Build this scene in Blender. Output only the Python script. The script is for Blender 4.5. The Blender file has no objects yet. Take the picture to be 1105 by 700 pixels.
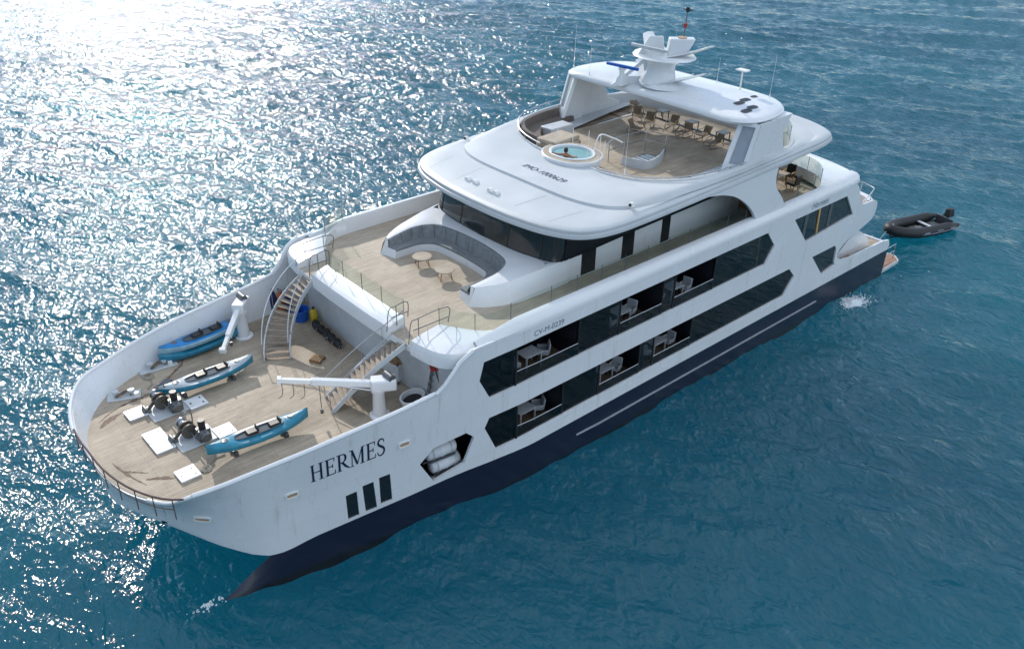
import bpy, bmesh, math, random
import numpy as np
from mathutils import Vector, Matrix
random.seed(7); rng = np.random.default_rng(7)
PI = math.pi
SC = bpy.context.scene
COL = SC.collection

# ------------------------------------------------------------------ camera, sky, sun, exposure
cam_d = bpy.data.cameras.new('camera'); cam = bpy.data.objects.new('camera', cam_d); COL.objects.link(cam)
SC.camera = cam
cam_d.sensor_width = 36.0; cam_d.lens = 30.262; cam_d.clip_start = 0.5; cam_d.clip_end = 12000
R_ = Vector((-0.7506911140, 0.6603951230, 0.0184697824)); U_ = Vector((-0.3230345470, -0.3913030342, 0.8617021625))
F_ = Vector((-0.5762911875, -0.6409057785, -0.5070781501))
cam.matrix_world = Matrix(((R_.x, U_.x, -F_.x, 30.0), (R_.y, U_.y, -F_.y, 28.41), (R_.z, U_.z, -F_.z, 25.869), (0, 0, 0, 1)))

SUN_EL = math.radians(28.0); SUN_AZ = math.radians(-106.0)      # direction towards the sun, from +X
sun_dir = Vector((math.cos(SUN_EL)*math.cos(SUN_AZ), math.cos(SUN_EL)*math.sin(SUN_AZ), math.sin(SUN_EL)))
world = bpy.data.worlds.new('World'); SC.world = world; world.use_nodes = True
wn = world.node_tree.nodes; wl = world.node_tree.links
sky = wn.new('ShaderNodeTexSky'); sky.sky_type = 'NISHITA'; sky.sun_disc = False
sky.sun_elevation = SUN_EL; sky.sun_rotation = math.radians(90) - SUN_AZ
sky.air_density = 0.75; sky.dust_density = 0.0; sky.ozone_density = 1.0
bg = next(n for n in wn if n.type == 'BACKGROUND'); bg.inputs['Strength'].default_value = 0.15
# thin broken cloud over the blue sky
ctc = wn.new('ShaderNodeTexCoord'); cmp_ = wn.new('ShaderNodeMapping'); cmp_.inputs['Scale'].default_value = (1.0, 1.0, 2.6)
wl.new(ctc.outputs['Generated'], cmp_.inputs['Vector'])
cno = wn.new('ShaderNodeTexNoise'); cno.inputs['Scale'].default_value = 7.5; cno.inputs['Detail'].default_value = 6; cno.inputs['Roughness'].default_value = 0.6
wl.new(cmp_.outputs['Vector'], cno.inputs['Vector'])
cra = wn.new('ShaderNodeValToRGB'); cra.color_ramp.elements[0].position = 0.47; cra.color_ramp.elements[1].position = 0.57
cra.color_ramp.elements[0].color = (0, 0, 0, 1); cra.color_ramp.elements[1].color = (1, 1, 1, 1)
wl.new(cno.outputs['Fac'], cra.inputs['Fac'])
cmx = wn.new('ShaderNodeMix'); cmx.data_type = 'RGBA'; cmx.inputs[7].default_value = (10.0, 11.2, 12.6, 1)
# unseen cloud bank added off the port quarter to brighten the hull side
cdot = wn.new('ShaderNodeVectorMath'); cdot.operation = 'DOT_PRODUCT'; cdot.inputs[1].default_value = (-0.50, 0.84, 0.20)
wl.new(ctc.outputs['Generated'], cdot.inputs[0])
cmr = wn.new('ShaderNodeMapRange'); cmr.interpolation_type = 'SMOOTHSTEP'; cmr.inputs['From Min'].default_value = 0.15; cmr.inputs['From Max'].default_value = 0.95; cmr.inputs['To Max'].default_value = 0.60
wl.new(cdot.outputs['Value'], cmr.inputs['Value'])
csp = wn.new('ShaderNodeSeparateXYZ'); wl.new(ctc.outputs['Generated'], csp.inputs[0])
chi = wn.new('ShaderNodeMapRange'); chi.interpolation_type = 'SMOOTHSTEP'; chi.inputs['From Min'].default_value = 0.38; chi.inputs['From Max'].default_value = 0.62; chi.inputs['To Min'].default_value = 0.12; chi.inputs['To Max'].default_value = 1.0
wl.new(csp.outputs[2], chi.inputs['Value'])
chm = wn.new('ShaderNodeMath'); chm.operation = 'MULTIPLY'; wl.new(cra.outputs['Color'], chm.inputs[0]); wl.new(chi.outputs['Result'], chm.inputs[1])
cad = wn.new('ShaderNodeMath'); cad.operation = 'MAXIMUM'; wl.new(chm.outputs[0], cad.inputs[0]); wl.new(cmr.outputs['Result'], cad.inputs[1])
wl.new(cad.outputs[0], cmx.inputs[0]); wl.new(sky.outputs[0], cmx.inputs[6]); wl.new(cmx.outputs[2], bg.inputs[0])
sd = bpy.data.lights.new('sun', 'SUN'); so = bpy.data.objects.new('sun', sd); COL.objects.link(so)
sd.energy = 3.3; sd.angle = math.radians(0.55); sd.color = (1.0, 0.93, 0.84)
so.location = (-40, -120, 80); so.rotation_euler = (-sun_dir).to_track_quat('-Z', 'Y').to_euler()
SC.view_settings.view_transform = 'Standard'; SC.view_settings.look = 'None'
SC.view_settings.gamma = 1.0; SC.view_settings.exposure = 0.0; SC.view_settings.use_curve_mapping = False
SC.render.engine = 'CYCLES'
SC.cycles.max_bounces = 8; SC.cycles.transparent_max_bounces = 12
SC.cycles.sample_clamp_indirect = 4.0
SC.cycles.use_denoising = True

# ------------------------------------------------------------------ materials
def mat(name, col, rough=0.5, metal=0.0, coat=0.0, spec=0.5, var=0.0, vscale=3.0, bump=0.0, bscale=40.0):
    m = bpy.data.materials.new(name); m.use_nodes = True
    nt = m.node_tree; b = nt.nodes['Principled BSDF']
    b.inputs['Base Color'].default_value = (*col, 1); b.inputs['Roughness'].default_value = rough
    b.inputs['Metallic'].default_value = metal; b.inputs['Coat Weight'].default_value = coat
    b.inputs['Specular IOR Level'].default_value = spec
    if var > 0 or bump > 0:
        tc = nt.nodes.new('ShaderNodeTexCoord')
    if var > 0:
        n = nt.nodes.new('ShaderNodeTexNoise'); n.inputs['Scale'].default_value = vscale; n.inputs['Detail'].default_value = 5
        nt.links.new(tc.outputs['Object'], n.inputs['Vector'])
        r = nt.nodes.new('ShaderNodeValToRGB')
        r.color_ramp.elements[0].position = 0.3; r.color_ramp.elements[1].position = 0.7
        r.color_ramp.elements[0].color = (*[c*(1-var) for c in col], 1)
        r.color_ramp.elements[1].color = (*[min(1, c*(1+var*0.6)) for c in col], 1)
        nt.links.new(n.outputs['Fac'], r.inputs['Fac']); nt.links.new(r.outputs['Color'], b.inputs['Base Color'])
        mr = nt.nodes.new('ShaderNodeMapRange'); mr.inputs['To Min'].default_value = max(0.02, rough-0.08); mr.inputs['To Max'].default_value = rough+0.1
        nt.links.new(n.outputs['Fac'], mr.inputs['Value']); nt.links.new(mr.outputs['Result'], b.inputs['Roughness'])
    if bump > 0:
        n2 = nt.nodes.new('ShaderNodeTexNoise'); n2.inputs['Scale'].default_value = bscale
        nt.links.new(tc.outputs['Object'], n2.inputs['Vector'])
        bp = nt.nodes.new('ShaderNodeBump'); bp.inputs['Strength'].default_value = bump; bp.inputs['Distance'].default_value = 0.02
        nt.links.new(n2.outputs['Fac'], bp.inputs['Height']); nt.links.new(bp.outputs['Normal'], b.inputs['Normal'])
    return m

def mat_planks(name, c1, c2, seam, row=0.13, length=2.6, rotz=0.0, stain=0.35):
    m = bpy.data.materials.new(name); m.use_nodes = True
    nt = m.node_tree; N = nt.nodes; L = nt.links; b = N['Principled BSDF']
    tc = N.new('ShaderNodeTexCoord'); mp = N.new('ShaderNodeMapping'); mp.inputs['Rotation'].default_value = (0, 0, rotz)
    L.new(tc.outputs['Object'], mp.inputs['Vector'])
    br = N.new('ShaderNodeTexBrick'); br.inputs['Color1'].default_value = (*c1, 1); br.inputs['Color2'].default_value = (*c2, 1)
    br.inputs['Mortar'].default_value = (*seam, 1); br.inputs['Scale'].default_value = 1.0
    br.inputs['Brick Width'].default_value = length; br.inputs['Row Height'].default_value = row
    br.inputs['Mortar Size'].default_value = 0.008; br.inputs['Mortar Smooth'].default_value = 0.3
    L.new(mp.outputs['Vector'], br.inputs['Vector'])
    n = N.new('ShaderNodeTexNoise'); n.inputs['Scale'].default_value = 0.55; n.inputs['Detail'].default_value = 7; n.inputs['Roughness'].default_value = 0.65
    L.new(tc.outputs['Object'], n.inputs['Vector'])
    r = N.new('ShaderNodeValToRGB'); r.color_ramp.elements[0].position = 0.33; r.color_ramp.elements[1].position = 0.62
    k = 1-stain; r.color_ramp.elements[0].color = (k, k*0.97, k*0.93, 1); r.color_ramp.elements[1].color = (1.06, 1.05, 1.04, 1)
    L.new(n.outputs['Fac'], r.inputs['Fac'])
    mp2 = N.new('ShaderNodeMapping'); mp2.inputs['Scale'].default_value = (0.9, 14, 1); mp2.inputs['Rotation'].default_value = (0, 0, rotz)
    L.new(tc.outputs['Object'], mp2.inputs['Vector'])
    n2 = N.new('ShaderNodeTexNoise'); n2.inputs['Scale'].default_value = 1.4; n2.inputs['Detail'].default_value = 4
    L.new(mp2.outputs['Vector'], n2.inputs['Vector'])
    r2 = N.new('ShaderNodeValToRGB'); r2.color_ramp.elements[0].position = 0.3; r2.color_ramp.elements[1].position = 0.7
    r2.color_ramp.elements[0].color = (0.82, 0.81, 0.8, 1); r2.color_ramp.elements[1].color = (1.08, 1.07, 1.05, 1)
    L.new(n2.outputs['Fac'], r2.inputs['Fac'])
    mx = N.new('ShaderNodeMix'); mx.data_type = 'RGBA'; mx.blend_type = 'MULTIPLY'; mx.inputs[0].default_value = 1
    L.new(br.outputs['Color'], mx.inputs[6]); L.new(r.outputs['Color'], mx.inputs[7])
    mx2 = N.new('ShaderNodeMix'); mx2.data_type = 'RGBA'; mx2.blend_type = 'MULTIPLY'; mx2.inputs[0].default_value = 1
    L.new(mx.outputs[2], mx2.inputs[6]); L.new(r2.outputs['Color'], mx2.inputs[7])
    L.new(mx2.outputs[2], b.inputs['Base Color']); b.inputs['Roughness'].default_value = 0.7
    bp = N.new('ShaderNodeBump'); bp.inputs['Strength'].default_value = 0.25; bp.inputs['Distance'].default_value = 0.01
    L.new(n2.outputs['Fac'], bp.inputs['Height']); L.new(bp.outputs['Normal'], b.inputs['Normal'])
    return m

def mat_glass(name, tint, gloss_rough=0.03, refl=1.0):
    m = bpy.data.materials.new(name); m.use_nodes = True
    nt = m.node_tree; N = nt.nodes; L = nt.links
    out = N['Material Output']; N.remove(N['Principled BSDF'])
    tr = N.new('ShaderNodeBsdfTransparent'); tr.inputs[0].default_value = (*tint, 1)
    gl = N.new('ShaderNodeBsdfGlossy'); gl.inputs['Roughness'].default_value = gloss_rough
    fr = N.new('ShaderNodeFresnel'); fr.inputs['IOR'].default_value = 1.5
    mu = N.new('ShaderNodeMath'); mu.operation = 'MULTIPLY'; mu.inputs[1].default_value = refl; L.new(fr.outputs[0], mu.inputs[0])
    mx = N.new('ShaderNodeMixShader'); L.new(mu.outputs[0], mx.inputs[0]); L.new(tr.outputs[0], mx.inputs[1]); L.new(gl.outputs[0], mx.inputs[2])
    L.new(mx.outputs[0], out.inputs[0])
    return m

M = {}
M['roof'] = mat('pale_grey_nonskid', (0.52, 0.55, 0.57), 0.45, var=0.08, vscale=0.6)
M['white'] = mat('white_gelcoat', (0.72, 0.735, 0.75), 0.28, coat=0.3, var=0.03, vscale=0.5)
def weather(m):
    nt = m.node_tree; N = nt.nodes; L = nt.links; b = N['Principled BSDF']; src = b.inputs['Base Color'].links[0].from_socket
    tc = N.new('ShaderNodeTexCoord')
    mp = N.new('ShaderNodeMapping'); mp.inputs['Scale'].default_value = (2.6, 2.6, 0.22); L.new(tc.outputs['Object'], mp.inputs['Vector'])
    n = N.new('ShaderNodeTexNoise'); n.inputs['Scale'].default_value = 1.0; n.inputs['Detail'].default_value = 6; n.inputs['Roughness'].default_value = 0.7; L.new(mp.outputs['Vector'], n.inputs['Vector'])
    r = N.new('ShaderNodeValToRGB'); r.color_ramp.elements[0].position = 0.56; r.color_ramp.elements[1].position = 0.80
    r.color_ramp.elements[0].color = (1, 1, 1, 1); r.color_ramp.elements[1].color = (0.74, 0.70, 0.63, 1); L.new(n.outputs['Fac'], r.inputs['Fac'])
    br = N.new('ShaderNodeTexBrick'); br.inputs['Color1'].default_value = (1, 1, 1, 1); br.inputs['Color2'].default_value = (0.975, 0.98, 0.985, 1); br.inputs['Mortar'].default_value = (0.86, 0.87, 0.88, 1)
    br.inputs['Scale'].default_value = 1.0; br.inputs['Brick Width'].default_value = 3.1; br.inputs['Row Height'].default_value = 1.35; br.inputs['Mortar Size'].default_value = 0.012; br.inputs['Mortar Smooth'].default_value = 0.6
    sx = N.new('ShaderNodeSeparateXYZ'); cx = N.new('ShaderNodeCombineXYZ'); L.new(tc.outputs['Object'], sx.inputs[0]); L.new(sx.outputs[0], cx.inputs[0]); L.new(sx.outputs[2], cx.inputs[1]); L.new(cx.outputs[0], br.inputs['Vector'])
    for sock in (r.outputs['Color'], br.outputs['Color']):
        mx = N.new('ShaderNodeMix'); mx.data_type = 'RGBA'; mx.blend_type = 'MULTIPLY'; mx.inputs[0].default_value = 1
        L.new(src, mx.inputs[6]); L.new(sock, mx.inputs[7]); src = mx.outputs[2]
    L.new(src, b.inputs['Base Color'])
    nb = N.new('ShaderNodeTexNoise'); nb.inputs['Scale'].default_value = 0.9; nb.inputs['Detail'].default_value = 2; L.new(tc.outputs['Object'], nb.inputs['Vector'])
    bp = N.new('ShaderNodeBump'); bp.inputs['Strength'].default_value = 0.5; bp.inputs['Distance'].default_value = 0.03; L.new(nb.outputs['Fac'], bp.inputs['Height'])
    L.new(bp.outputs['Normal'], b.inputs['Normal']); return m
M['hull_white'] = weather(mat('hull_white_paint', (0.73, 0.745, 0.76), 0.25, coat=0.35, var=0.03, vscale=0.5))
M['white2'] = mat('white_nonskid', (0.76, 0.77, 0.78), 0.5, var=0.06, vscale=1.3, bump=0.15, bscale=120)
M['grey_white'] = mat('pale_grey_paint', (0.52, 0.55, 0.57), 0.45, var=0.08)
M['navy'] = mat('navy_antifouling', (0.008, 0.014, 0.055), 0.3, coat=0.2, var=0.3, vscale=2.0)
nt_ = M['navy'].node_tree; tc_ = nt_.nodes.new('ShaderNodeTexCoord'); sp_ = nt_.nodes.new('ShaderNodeSeparateXYZ'); nt_.links.new(tc_.outputs['Object'], sp_.inputs[0])
nz_ = nt_.nodes.new('ShaderNodeTexNoise'); nz_.inputs['Scale'].default_value = 1.2; nz_.inputs['Detail'].default_value = 5; nt_.links.new(tc_.outputs['Object'], nz_.inputs['Vector'])
ma_ = nt_.nodes.new('ShaderNodeMath'); ma_.operation = 'MULTIPLY_ADD'; ma_.inputs[1].default_value = 0.25; nt_.links.new(nz_.outputs['Fac'], ma_.inputs[0]); nt_.links.new(sp_.outputs[2], ma_.inputs[2])
cr_ = nt_.nodes.new('ShaderNodeValToRGB'); cr_.color_ramp.elements[0].position = 0.42; cr_.color_ramp.elements[1].position = 0.62
cr_.color_ramp.elements[0].color = (0.006, 0.008, 0.010, 1); cr_.color_ramp.elements[1].color = (0.006, 0.010, 0.028, 1)
nt_.links.new(ma_.outputs[0], cr_.inputs['Fac']); nt_.links.new(cr_.outputs['Color'], nt_.nodes['Principled BSDF'].inputs['Base Color'])
M['faint_text'] = mat('faded_lettering', (0.17, 0.21, 0.28), 0.45)
M['navy_text'] = mat('navy_lettering', (0.012, 0.018, 0.06), 0.4)
M['teak'] = mat_planks('weathered_teak', (0.49, 0.415, 0.325), (0.42, 0.355, 0.275), (0.20, 0.165, 0.13))
M['teak_light'] = mat_planks('bleached_teak', (0.50, 0.43, 0.345), (0.43, 0.375, 0.30), (0.24, 0.20, 0.16), stain=0.2)
M['teak_cross'] = mat_planks('teak_stair', (0.43, 0.36, 0.29), (0.38, 0.32, 0.26), (0.2, 0.17, 0.14), row=0.1)
M['wood'] = mat('varnished_wood', (0.28, 0.15, 0.07), 0.35, var=0.25, vscale=6)
M['wood_pale'] = mat('pale_wood', (0.62, 0.38, 0.14), 0.4, var=0.15, vscale=5)
M['wood_floor'] = mat_planks('gallery_floor', (0.20, 0.14, 0.09), (0.17, 0.115, 0.075), (0.1, 0.07, 0.05))
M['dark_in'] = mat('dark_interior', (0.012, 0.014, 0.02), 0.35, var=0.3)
M['pane'] = mat_glass('smoked_glass', (0.36, 0.40, 0.43), 0.02, 1.5)
M['pane_dark'] = mat('black_glass', (0.012, 0.017, 0.021), 0.05, coat=0.4, var=0.2)
M['clear'] = mat_glass('clear_rail_glass', (0.83, 0.90, 0.86), 0.02, 0.45)
M['rub_grey'] = mat('rub_rail_grey', (0.26, 0.28, 0.32), 0.5, var=0.15)
M['steel'] = mat('brushed_steel', (0.55, 0.56, 0.58), 0.28, metal=1.0, var=0.08)
M['steel_dark'] = mat('dark_steel', (0.16, 0.165, 0.17), 0.4, metal=0.6, var=0.2, vscale=8)
M['rail_brown'] = mat('varnished_rail', (0.10, 0.06, 0.05), 0.4, var=0.2)
M['bronze'] = mat('bronze_mesh', (0.23, 0.17, 0.115), 0.6, metal=0.2, var=0.3, vscale=6)
M['rubber'] = mat('black_rubber', (0.012, 0.013, 0.015), 0.55, var=0.3, vscale=4)
M['black'] = mat('black_plastic', (0.015, 0.016, 0.018), 0.45, var=0.2)
M['fabric'] = mat('grey_fabric', (0.20, 0.215, 0.225), 0.85, var=0.2, vscale=5, bump=0.3, bscale=160)
M['fabric_brown'] = mat('taupe_fabric', (0.15, 0.125, 0.11), 0.85, var=0.2, vscale=5)
M['fabric_white'] = mat('white_upholstery', (0.72, 0.72, 0.72), 0.75, var=0.06)
M['kayak_teal'] = mat('teal_plastic', (0.016, 0.20, 0.31), 0.35, var=0.22, vscale=3)
M['kayak_blue'] = mat('blue_plastic', (0.010, 0.20, 0.50), 0.35, var=0.2, vscale=3)
M['kayak_pale'] = mat('pale_teal_plastic', (0.27, 0.44, 0.52), 0.4, var=0.2, vscale=3)
M['kayak_grey'] = mat('pale_grey_plastic', (0.36, 0.42, 0.46), 0.4, var=0.15, vscale=3)
M['seat_grey'] = mat('kayak_seat_foam', (0.09, 0.11, 0.13), 0.8, var=0.2)
M['blue'] = mat('blue_tub_plastic', (0.01, 0.10, 0.45), 0.4, var=0.15)
M['yellow'] = mat('yellow_plastic', (0.62, 0.46, 0.02), 0.4, var=0.1)
M['red'] = mat('red_paint', (0.45, 0.03, 0.02), 0.4, var=0.15)
M['orange'] = mat('orange_cloth', (0.5, 0.12, 0.02), 0.8, var=0.2)
M['blue_cloth'] = mat('dark_blue_cloth', (0.02, 0.03, 0.12), 0.85, var=0.3)
M['wicker'] = mat('brown_load', (0.27, 0.17, 0.09), 0.85, var=0.4, vscale=9, bump=0.5)
M['rust'] = mat('rust_stain', (0.19, 0.125, 0.085), 0.75, var=0.5, vscale=6)
M['skin'] = mat('skin', (0.36, 0.17, 0.10), 0.5, spec=0.3)
M['hair'] = mat('dark_hair', (0.02, 0.012, 0.01), 0.6)
M['swim'] = mat('red_swimwear', (0.25, 0.03, 0.03), 0.7)
M['chain'] = mat('galvanised_chain', (0.16, 0.145, 0.125), 0.5, metal=0.7, var=0.3, vscale=10)
M['linen'] = mat('grey_white_linen', (0.42, 0.44, 0.46), 0.8, var=0.15, vscale=5)
M['raft'] = mat('raft_canister', (0.66, 0.67, 0.70), 0.4, var=0.06)
M['pool'] = mat('pool_water', (0.22, 0.42, 0.42), 0.06, spec=0.6, bump=0.35, bscale=7)
M['window_grey'] = mat('grey_acrylic_window', (0.30, 0.34, 0.38), 0.15, var=0.1)
M['copper'] = mat('fairlead_bronze', (0.55, 0.36, 0.22), 0.45, metal=0.3, var=0.15)
M['lamp_white'] = mat('white_housing', (0.78, 0.78, 0.76), 0.4)
M['platform'] = mat_planks('swim_platform_teak', (0.40, 0.24, 0.17), (0.34, 0.20, 0.14), (0.14, 0.09, 0.07))
M['foam'] = mat('sea_foam', (0.72, 0.77, 0.8), 0.8, var=0.15)

# ------------------------------------------------------------------ mesh helpers
def ensure(v): return [tuple(float(c) for c in p) for p in v]
class MB:
    def __init__(s): s.v = []; s.f = []
    def add(s, vs, fs):
        o = len(s.v); s.v += ensure(vs); s.f += [tuple(i+o for i in f) for f in fs]; return s
    def box(s, c, d, rz=0.0, ry=0.0, taper=1.0, rx=0.0):
        x, y, z = (k/2 for k in d)
        pts = [(-x,-y,-z),(x,-y,-z),(x,y,-z),(-x,y,-z),(-x*taper,-y*taper,z),(x*taper,-y*taper,z),(x*taper,y*taper,z),(-x*taper,y*taper,z)]
        m = Matrix.Rotation(rz,3,'Z') @ Matrix.Rotation(ry,3,'Y') @ Matrix.Rotation(rx,3,'X')
        return s.add([m @ Vector(p) + Vector(c) for p in pts], [(3,2,1,0),(4,5,6,7),(0,1,5,4),(1,2,6,5),(2,3,7,6),(3,0,4,7)])
    def tube(s, pts, r, n=8, closed=False, caps=True):
        P = [Vector(p) for p in pts]; k = len(P); rr = r if hasattr(r, '__len__') else [r]*k
        rings = []; up = Vector((0,0,1)); prev = None
        for i in range(k):
            a = P[(i-1) % k] if (closed or i > 0) else P[i]; b = P[(i+1) % k] if (closed or i < k-1) else P[i]
            t = (b-a).normalized()
            if prev is None:
                ref = up if abs(t.z) < 0.9 else Vector((1,0,0)); nrm = (ref - t*ref.dot(t)).normalized()
            else:
                nrm = (prev - t*prev.dot(t))
                nrm = nrm.normalized() if nrm.length > 1e-6 else Vector((1,0,0))
            prev = nrm; bn = t.cross(nrm)
            rings.append([P[i] + (nrm*math.cos(2*PI*j/n) + bn*math.sin(2*PI*j/n))*rr[i] for j in range(n)])
        return s.loft(rings, ring_closed=True, path_closed=closed, caps=caps and not closed)
    def loft(s, rings, ring_closed=True, path_closed=False, caps=False):
        n = len(rings[0]); k = len(rings); vs = [p for r in rings for p in r]; fs = []
        for i in range(k if path_closed else k-1):
            a = i*n; b = ((i+1) % k)*n
            for j in range(n if ring_closed else n-1):
                j2 = (j+1) % n
                fs.append((a+j, a+j2, b+j2, b+j))
        if caps:
            fs.append(tuple(reversed(range(n)))); fs.append(tuple(range((k-1)*n, k*n)))
        return s.add(vs, fs)
    def cyl(s, c, r, h, n=16, r2=None, axis='Z'):
        r2 = r if r2 is None else r2; rings = []
        for z, q in ((0, r), (h, r2)):
            ring = []
            for j in range(n):
                a = 2*PI*j/n; p = Vector((q*math.cos(a), q*math.sin(a), z))
                if axis == 'X': p = Vector((p.z, p.x, p.y))
                if axis == 'Y': p = Vector((p.y, p.z, p.x))
                ring.append(p + Vector(c))
            rings.append(ring)
        return s.loft(rings, caps=True)
    def lathe(s, c, prof, n=24, sx=1.0, sy=1.0):
        rings = [[(c[0]+r*sx*math.cos(2*PI*j/n), c[1]+r*sy*math.sin(2*PI*j/n), c[2]+z) for j in range(n)] for r, z in prof]
        return s.loft(rings, caps=True)
    def prism(s, poly, z0, z1):
        n = len(poly); vs = [(p[0],p[1],z0) for p in poly] + [(p[0],p[1],z1) for p in poly]
        fs = [tuple(reversed(range(n))), tuple(range(n, 2*n))] + [(i,(i+1)%n,n+(i+1)%n,n+i) for i in range(n)]
        return s.add(vs, fs)
    def prism_xz(s, poly, y0, y1):
        n = len(poly); vs = [(p[0],y0,p[1]) for p in poly] + [(p[0],y1,p[1]) for p in poly]
        fs = [tuple(range(n)), tuple(reversed(range(n, 2*n)))] + [(i,n+i,n+(i+1)%n,(i+1)%n) for i in range(n)]
        return s.add(vs, fs)
    def build(s, name, m, parent=None, smooth=35, recalc=True, bevel=0.0, at=None, tri=False):
        me = bpy.data.meshes.new(name); me.from_pydata(s.v, [], s.f)
        if recalc or tri:
            bm = bmesh.new(); bm.from_mesh(me)
            if tri: bmesh.ops.triangulate(bm, faces=[f for f in bm.faces if len(f.verts) > 4])
            bmesh.ops.recalc_face_normals(bm, faces=bm.faces); bm.to_mesh(me); bm.free()
        return link(name, me, m, parent, smooth, bevel, at)
def link(name, me, m, parent=None, smooth=35, bevel=0.0, at=None):
    me.materials.append(M[m] if isinstance(m, str) else m)
    if smooth:
        me.shade_smooth(); me.set_sharp_from_angle(angle=math.radians(smooth))
    o = bpy.data.objects.new(name, me); COL.objects.link(o)
    if parent is not None: o.parent = parent
    if at is not None: o.location = at
    if bevel:
        b = o.modifiers.new('bevel', 'BEVEL'); b.width = bevel; b.segments = 2; b.limit_method = 'ANGLE'
    return o
def thing(name, label, cat, loc=(0,0,0), rz=0.0, group=None):
    o = bpy.data.objects.new(name, None); COL.objects.link(o); o.location = loc; o.rotation_euler = (0,0,rz)
    o.empty_display_size = 0.3
    return tag(o, label, cat, group)
def tag(o, label, cat, group=None, kind=None):
    o['label'] = label; o['category'] = cat
    if group: o['group'] = group
    if kind: o['kind'] = kind
    return o
def dup(root, loc, rz, label, group=None, mats=None):
    r = root.copy(); COL.objects.link(r); r.location = loc; r.rotation_euler = (0,0,rz); r['label'] = label
    if group: r['group'] = group
    for ch in list(root.children):
        c = ch.copy(); COL.objects.link(c); c.parent = r
        for g in ch.children:
            d = g.copy(); COL.objects.link(d); d.parent = c
    return r
def cr(P, sub=6, closed=False):
    """Catmull-Rom through control points"""
    P = [np.array(p, float) for p in P]; n = len(P); out = []
    for i in range(n if closed else n-1):
        p0 = P[(i-1) % n] if (closed or i > 0) else 2*P[0]-P[1]
        p1 = P[i]; p2 = P[(i+1) % n]; p3 = P[(i+2) % n] if (closed or i < n-2) else 2*P[-1]-P[-2]
        for k in range(sub):
            t = k/sub
            out.append(0.5*((2*p1)+(-p0+p2)*t+(2*p0-5*p1+4*p2-p3)*t*t+(-p0+3*p1-3*p2+p3)*t**3))
    if not closed: out.append(P[-1])
    return [tuple(p) for p in out]
def mirror_half(H):
    """half outline (y>=0, front centre to aft centre) -> closed loop, port then starboard"""
    return list(H) + [(p[0], -p[1], *p[2:]) for p in reversed(H[1:-1])]

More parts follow.
